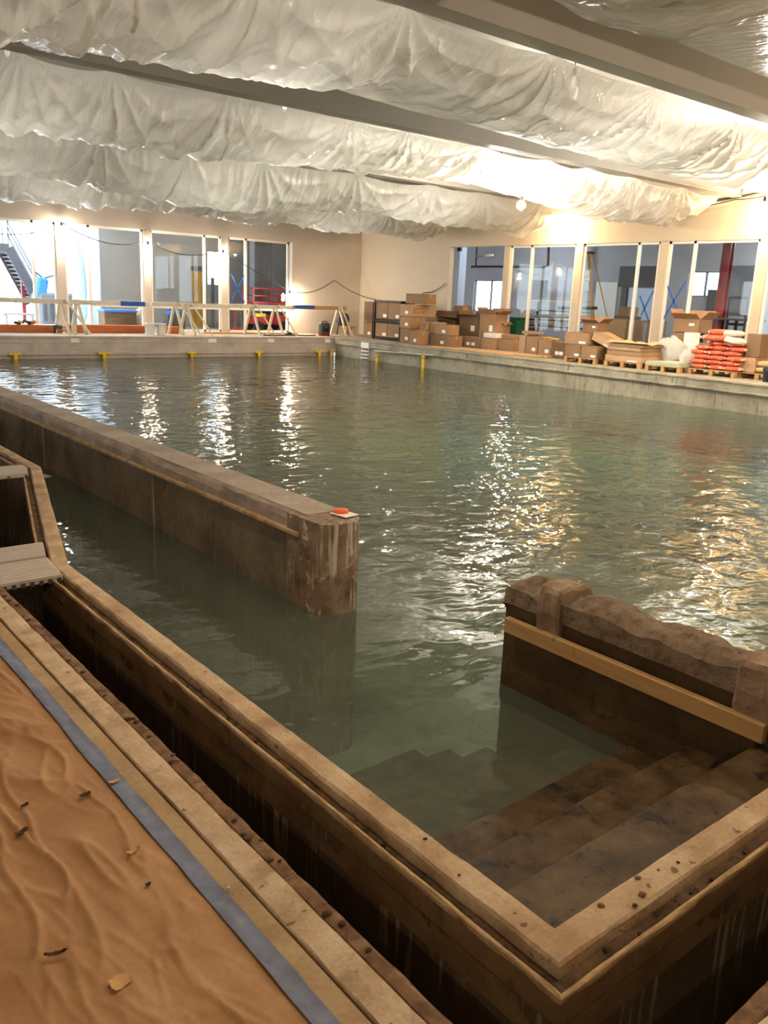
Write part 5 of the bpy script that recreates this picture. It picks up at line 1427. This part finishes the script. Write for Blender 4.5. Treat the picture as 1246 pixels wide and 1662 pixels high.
# outdoor stair
SY = 36.0
def sy_(px, py): return onY(px, py, SY)
t_ = thing('outdoor_stair', 'grey metal stair with handrail in the bright yard', 'stair', (0, 0, 0))
A = sy_(14, 402); Bp = sy_(64, 494)
for dy in (0, 1.2):
    mb = MB(); mb.bar((A.x, SY + dy, A.z), (Bp.x, SY + dy, Bp.z), .06, .34); mb.build('stringer', 'dark_grey', t_)
n = 14
for k in range(n):
    u = (k + .5) / n; x = A.x + (Bp.x - A.x) * u; z = A.z + (Bp.z - A.z) * u
    mb = MB(); mb.rbox((x, SY + .6, z + .05), (.28, 1.16, .05), .006); mb.build('tread', 'dark_grey', t_)
    mb = MB(); mb.rbox((x + .12, SY + .6, z - .06), (.02, 1.16, .2), .004); mb.build('riser', 'wall_grey_dark', t_)
for off in (.45, .75, 1.0):
    mb = MB(); mb.bar((A.x, SY, A.z + off), (Bp.x, SY, Bp.z + off), .06, .06); mb.build('handrail', 'steel', t_)
L0 = sy_(-40, 402)
mb = MB(); mb.rbox(((L0.x + A.x) / 2, SY + .6, A.z + .0), (A.x - L0.x, 1.3, .3), .02); mb.build('landing', 'dark_grey', t_)
mb = MB(); mb.rbox(((L0.x + A.x + 2.4) / 2, SY, A.z + 1.0), (A.x - L0.x + 2.4, .05, .05), .01); mb.build('guard_rail', 'steel', t_)
for px in (5, 14):
    q = sy_(px, 402); mb = MB(); mb.rbox((q.x, SY, q.z + .55), (.06, .06, 1.1), .008); mb.build('rail_post', 'steel', t_)
q = sy_(43, 440); 
mb = MB(); mb.rbox((q.x, SY + .6, q.z / 2 + .2), (.14, .14, q.z + .4), .01); mb.build('support_post', 'dark_red', t_)
# yard equipment below the stair: blocks, machine with blue hood
t_ = thing('site_machine', 'grey site machine with blue hood in the yard', 'machine', (0, 0, 0))
MY = 33.5
x0, x1 = onY(64, 490, MY).x, onY(132, 490, MY).x; zt = onY(95, 476, MY).z
mb = MB(); mb.rbox(((x0 + x1) / 2, MY + .5, zt / 2), (x1 - x0, 1.0, zt), .08); mb.build('body', 'wall_grey_dark', t_)
q = onY(70, 468, MY); mb = MB(); mb.rbox((q.x, MY + .3, q.z), (.4, .5, .8), .08, (0, .2, 0)); mb.build('hood', 'blue_tarp', t_)
mb = MB(); mb.bar((q.x - .3, MY + .3, q.z + .7), (q.x + .2, MY + .3, q.z + .3), .06); mb.build('lever', 'dark_grey', t_)
mb = MB(); mb.bar((q.x + .1, MY + .3, q.z + .35), (q.x + .7, MY + .3, q.z + .55), .06); mb.build('lever', 'dark_grey', t_)
for k in range(6):
    mb = MB(); mb.rbox((x0 + .2 + k * (x1 - x0 - .4) / 5, MY - .02, zt * .45), (.12, .06, zt * .7), .01); mb.build('grille_bar', 'dark_grey', t_)
q = onY(128, 450, 32.5)
crumple((q.x, 32.5, 1.4), (.55, .4, 2.9), 'tarp_cyan' if 'tarp_cyan' in MATS else 'blue_tarp', 'hanging_tarp', 'pale cyan tarp hanging behind the second far window', 'tarp', 2)
simple('tarp_cyan', '#bfe3ef', .6, .08, 5)
bpy.data.objects['hanging_tarp'].data.materials[0] = MATS['tarp_cyan']
mb = MB(); a = onY(5, 507, 31.5); c = onY(56, 507, 31.5)
t_ = thing('yard_table', 'grey slatted bench in the bright yard', 'bench', (0, 0, 0))
for k in range(4):
    mb = MB(); mb.rbox(((a.x + c.x) / 2, 31.5 + .16 * k, a.z - .05), (c.x - a.x, .12, .05), .006); mb.build('slat', 'steel', t_)
for x in (a.x + .1, c.x - .1):
    mb = MB(); mb.rbox((x, 31.75, (a.z - .08) / 2), (.06, .6, a.z - .08), .006); mb.build('leg', 'steel', t_)
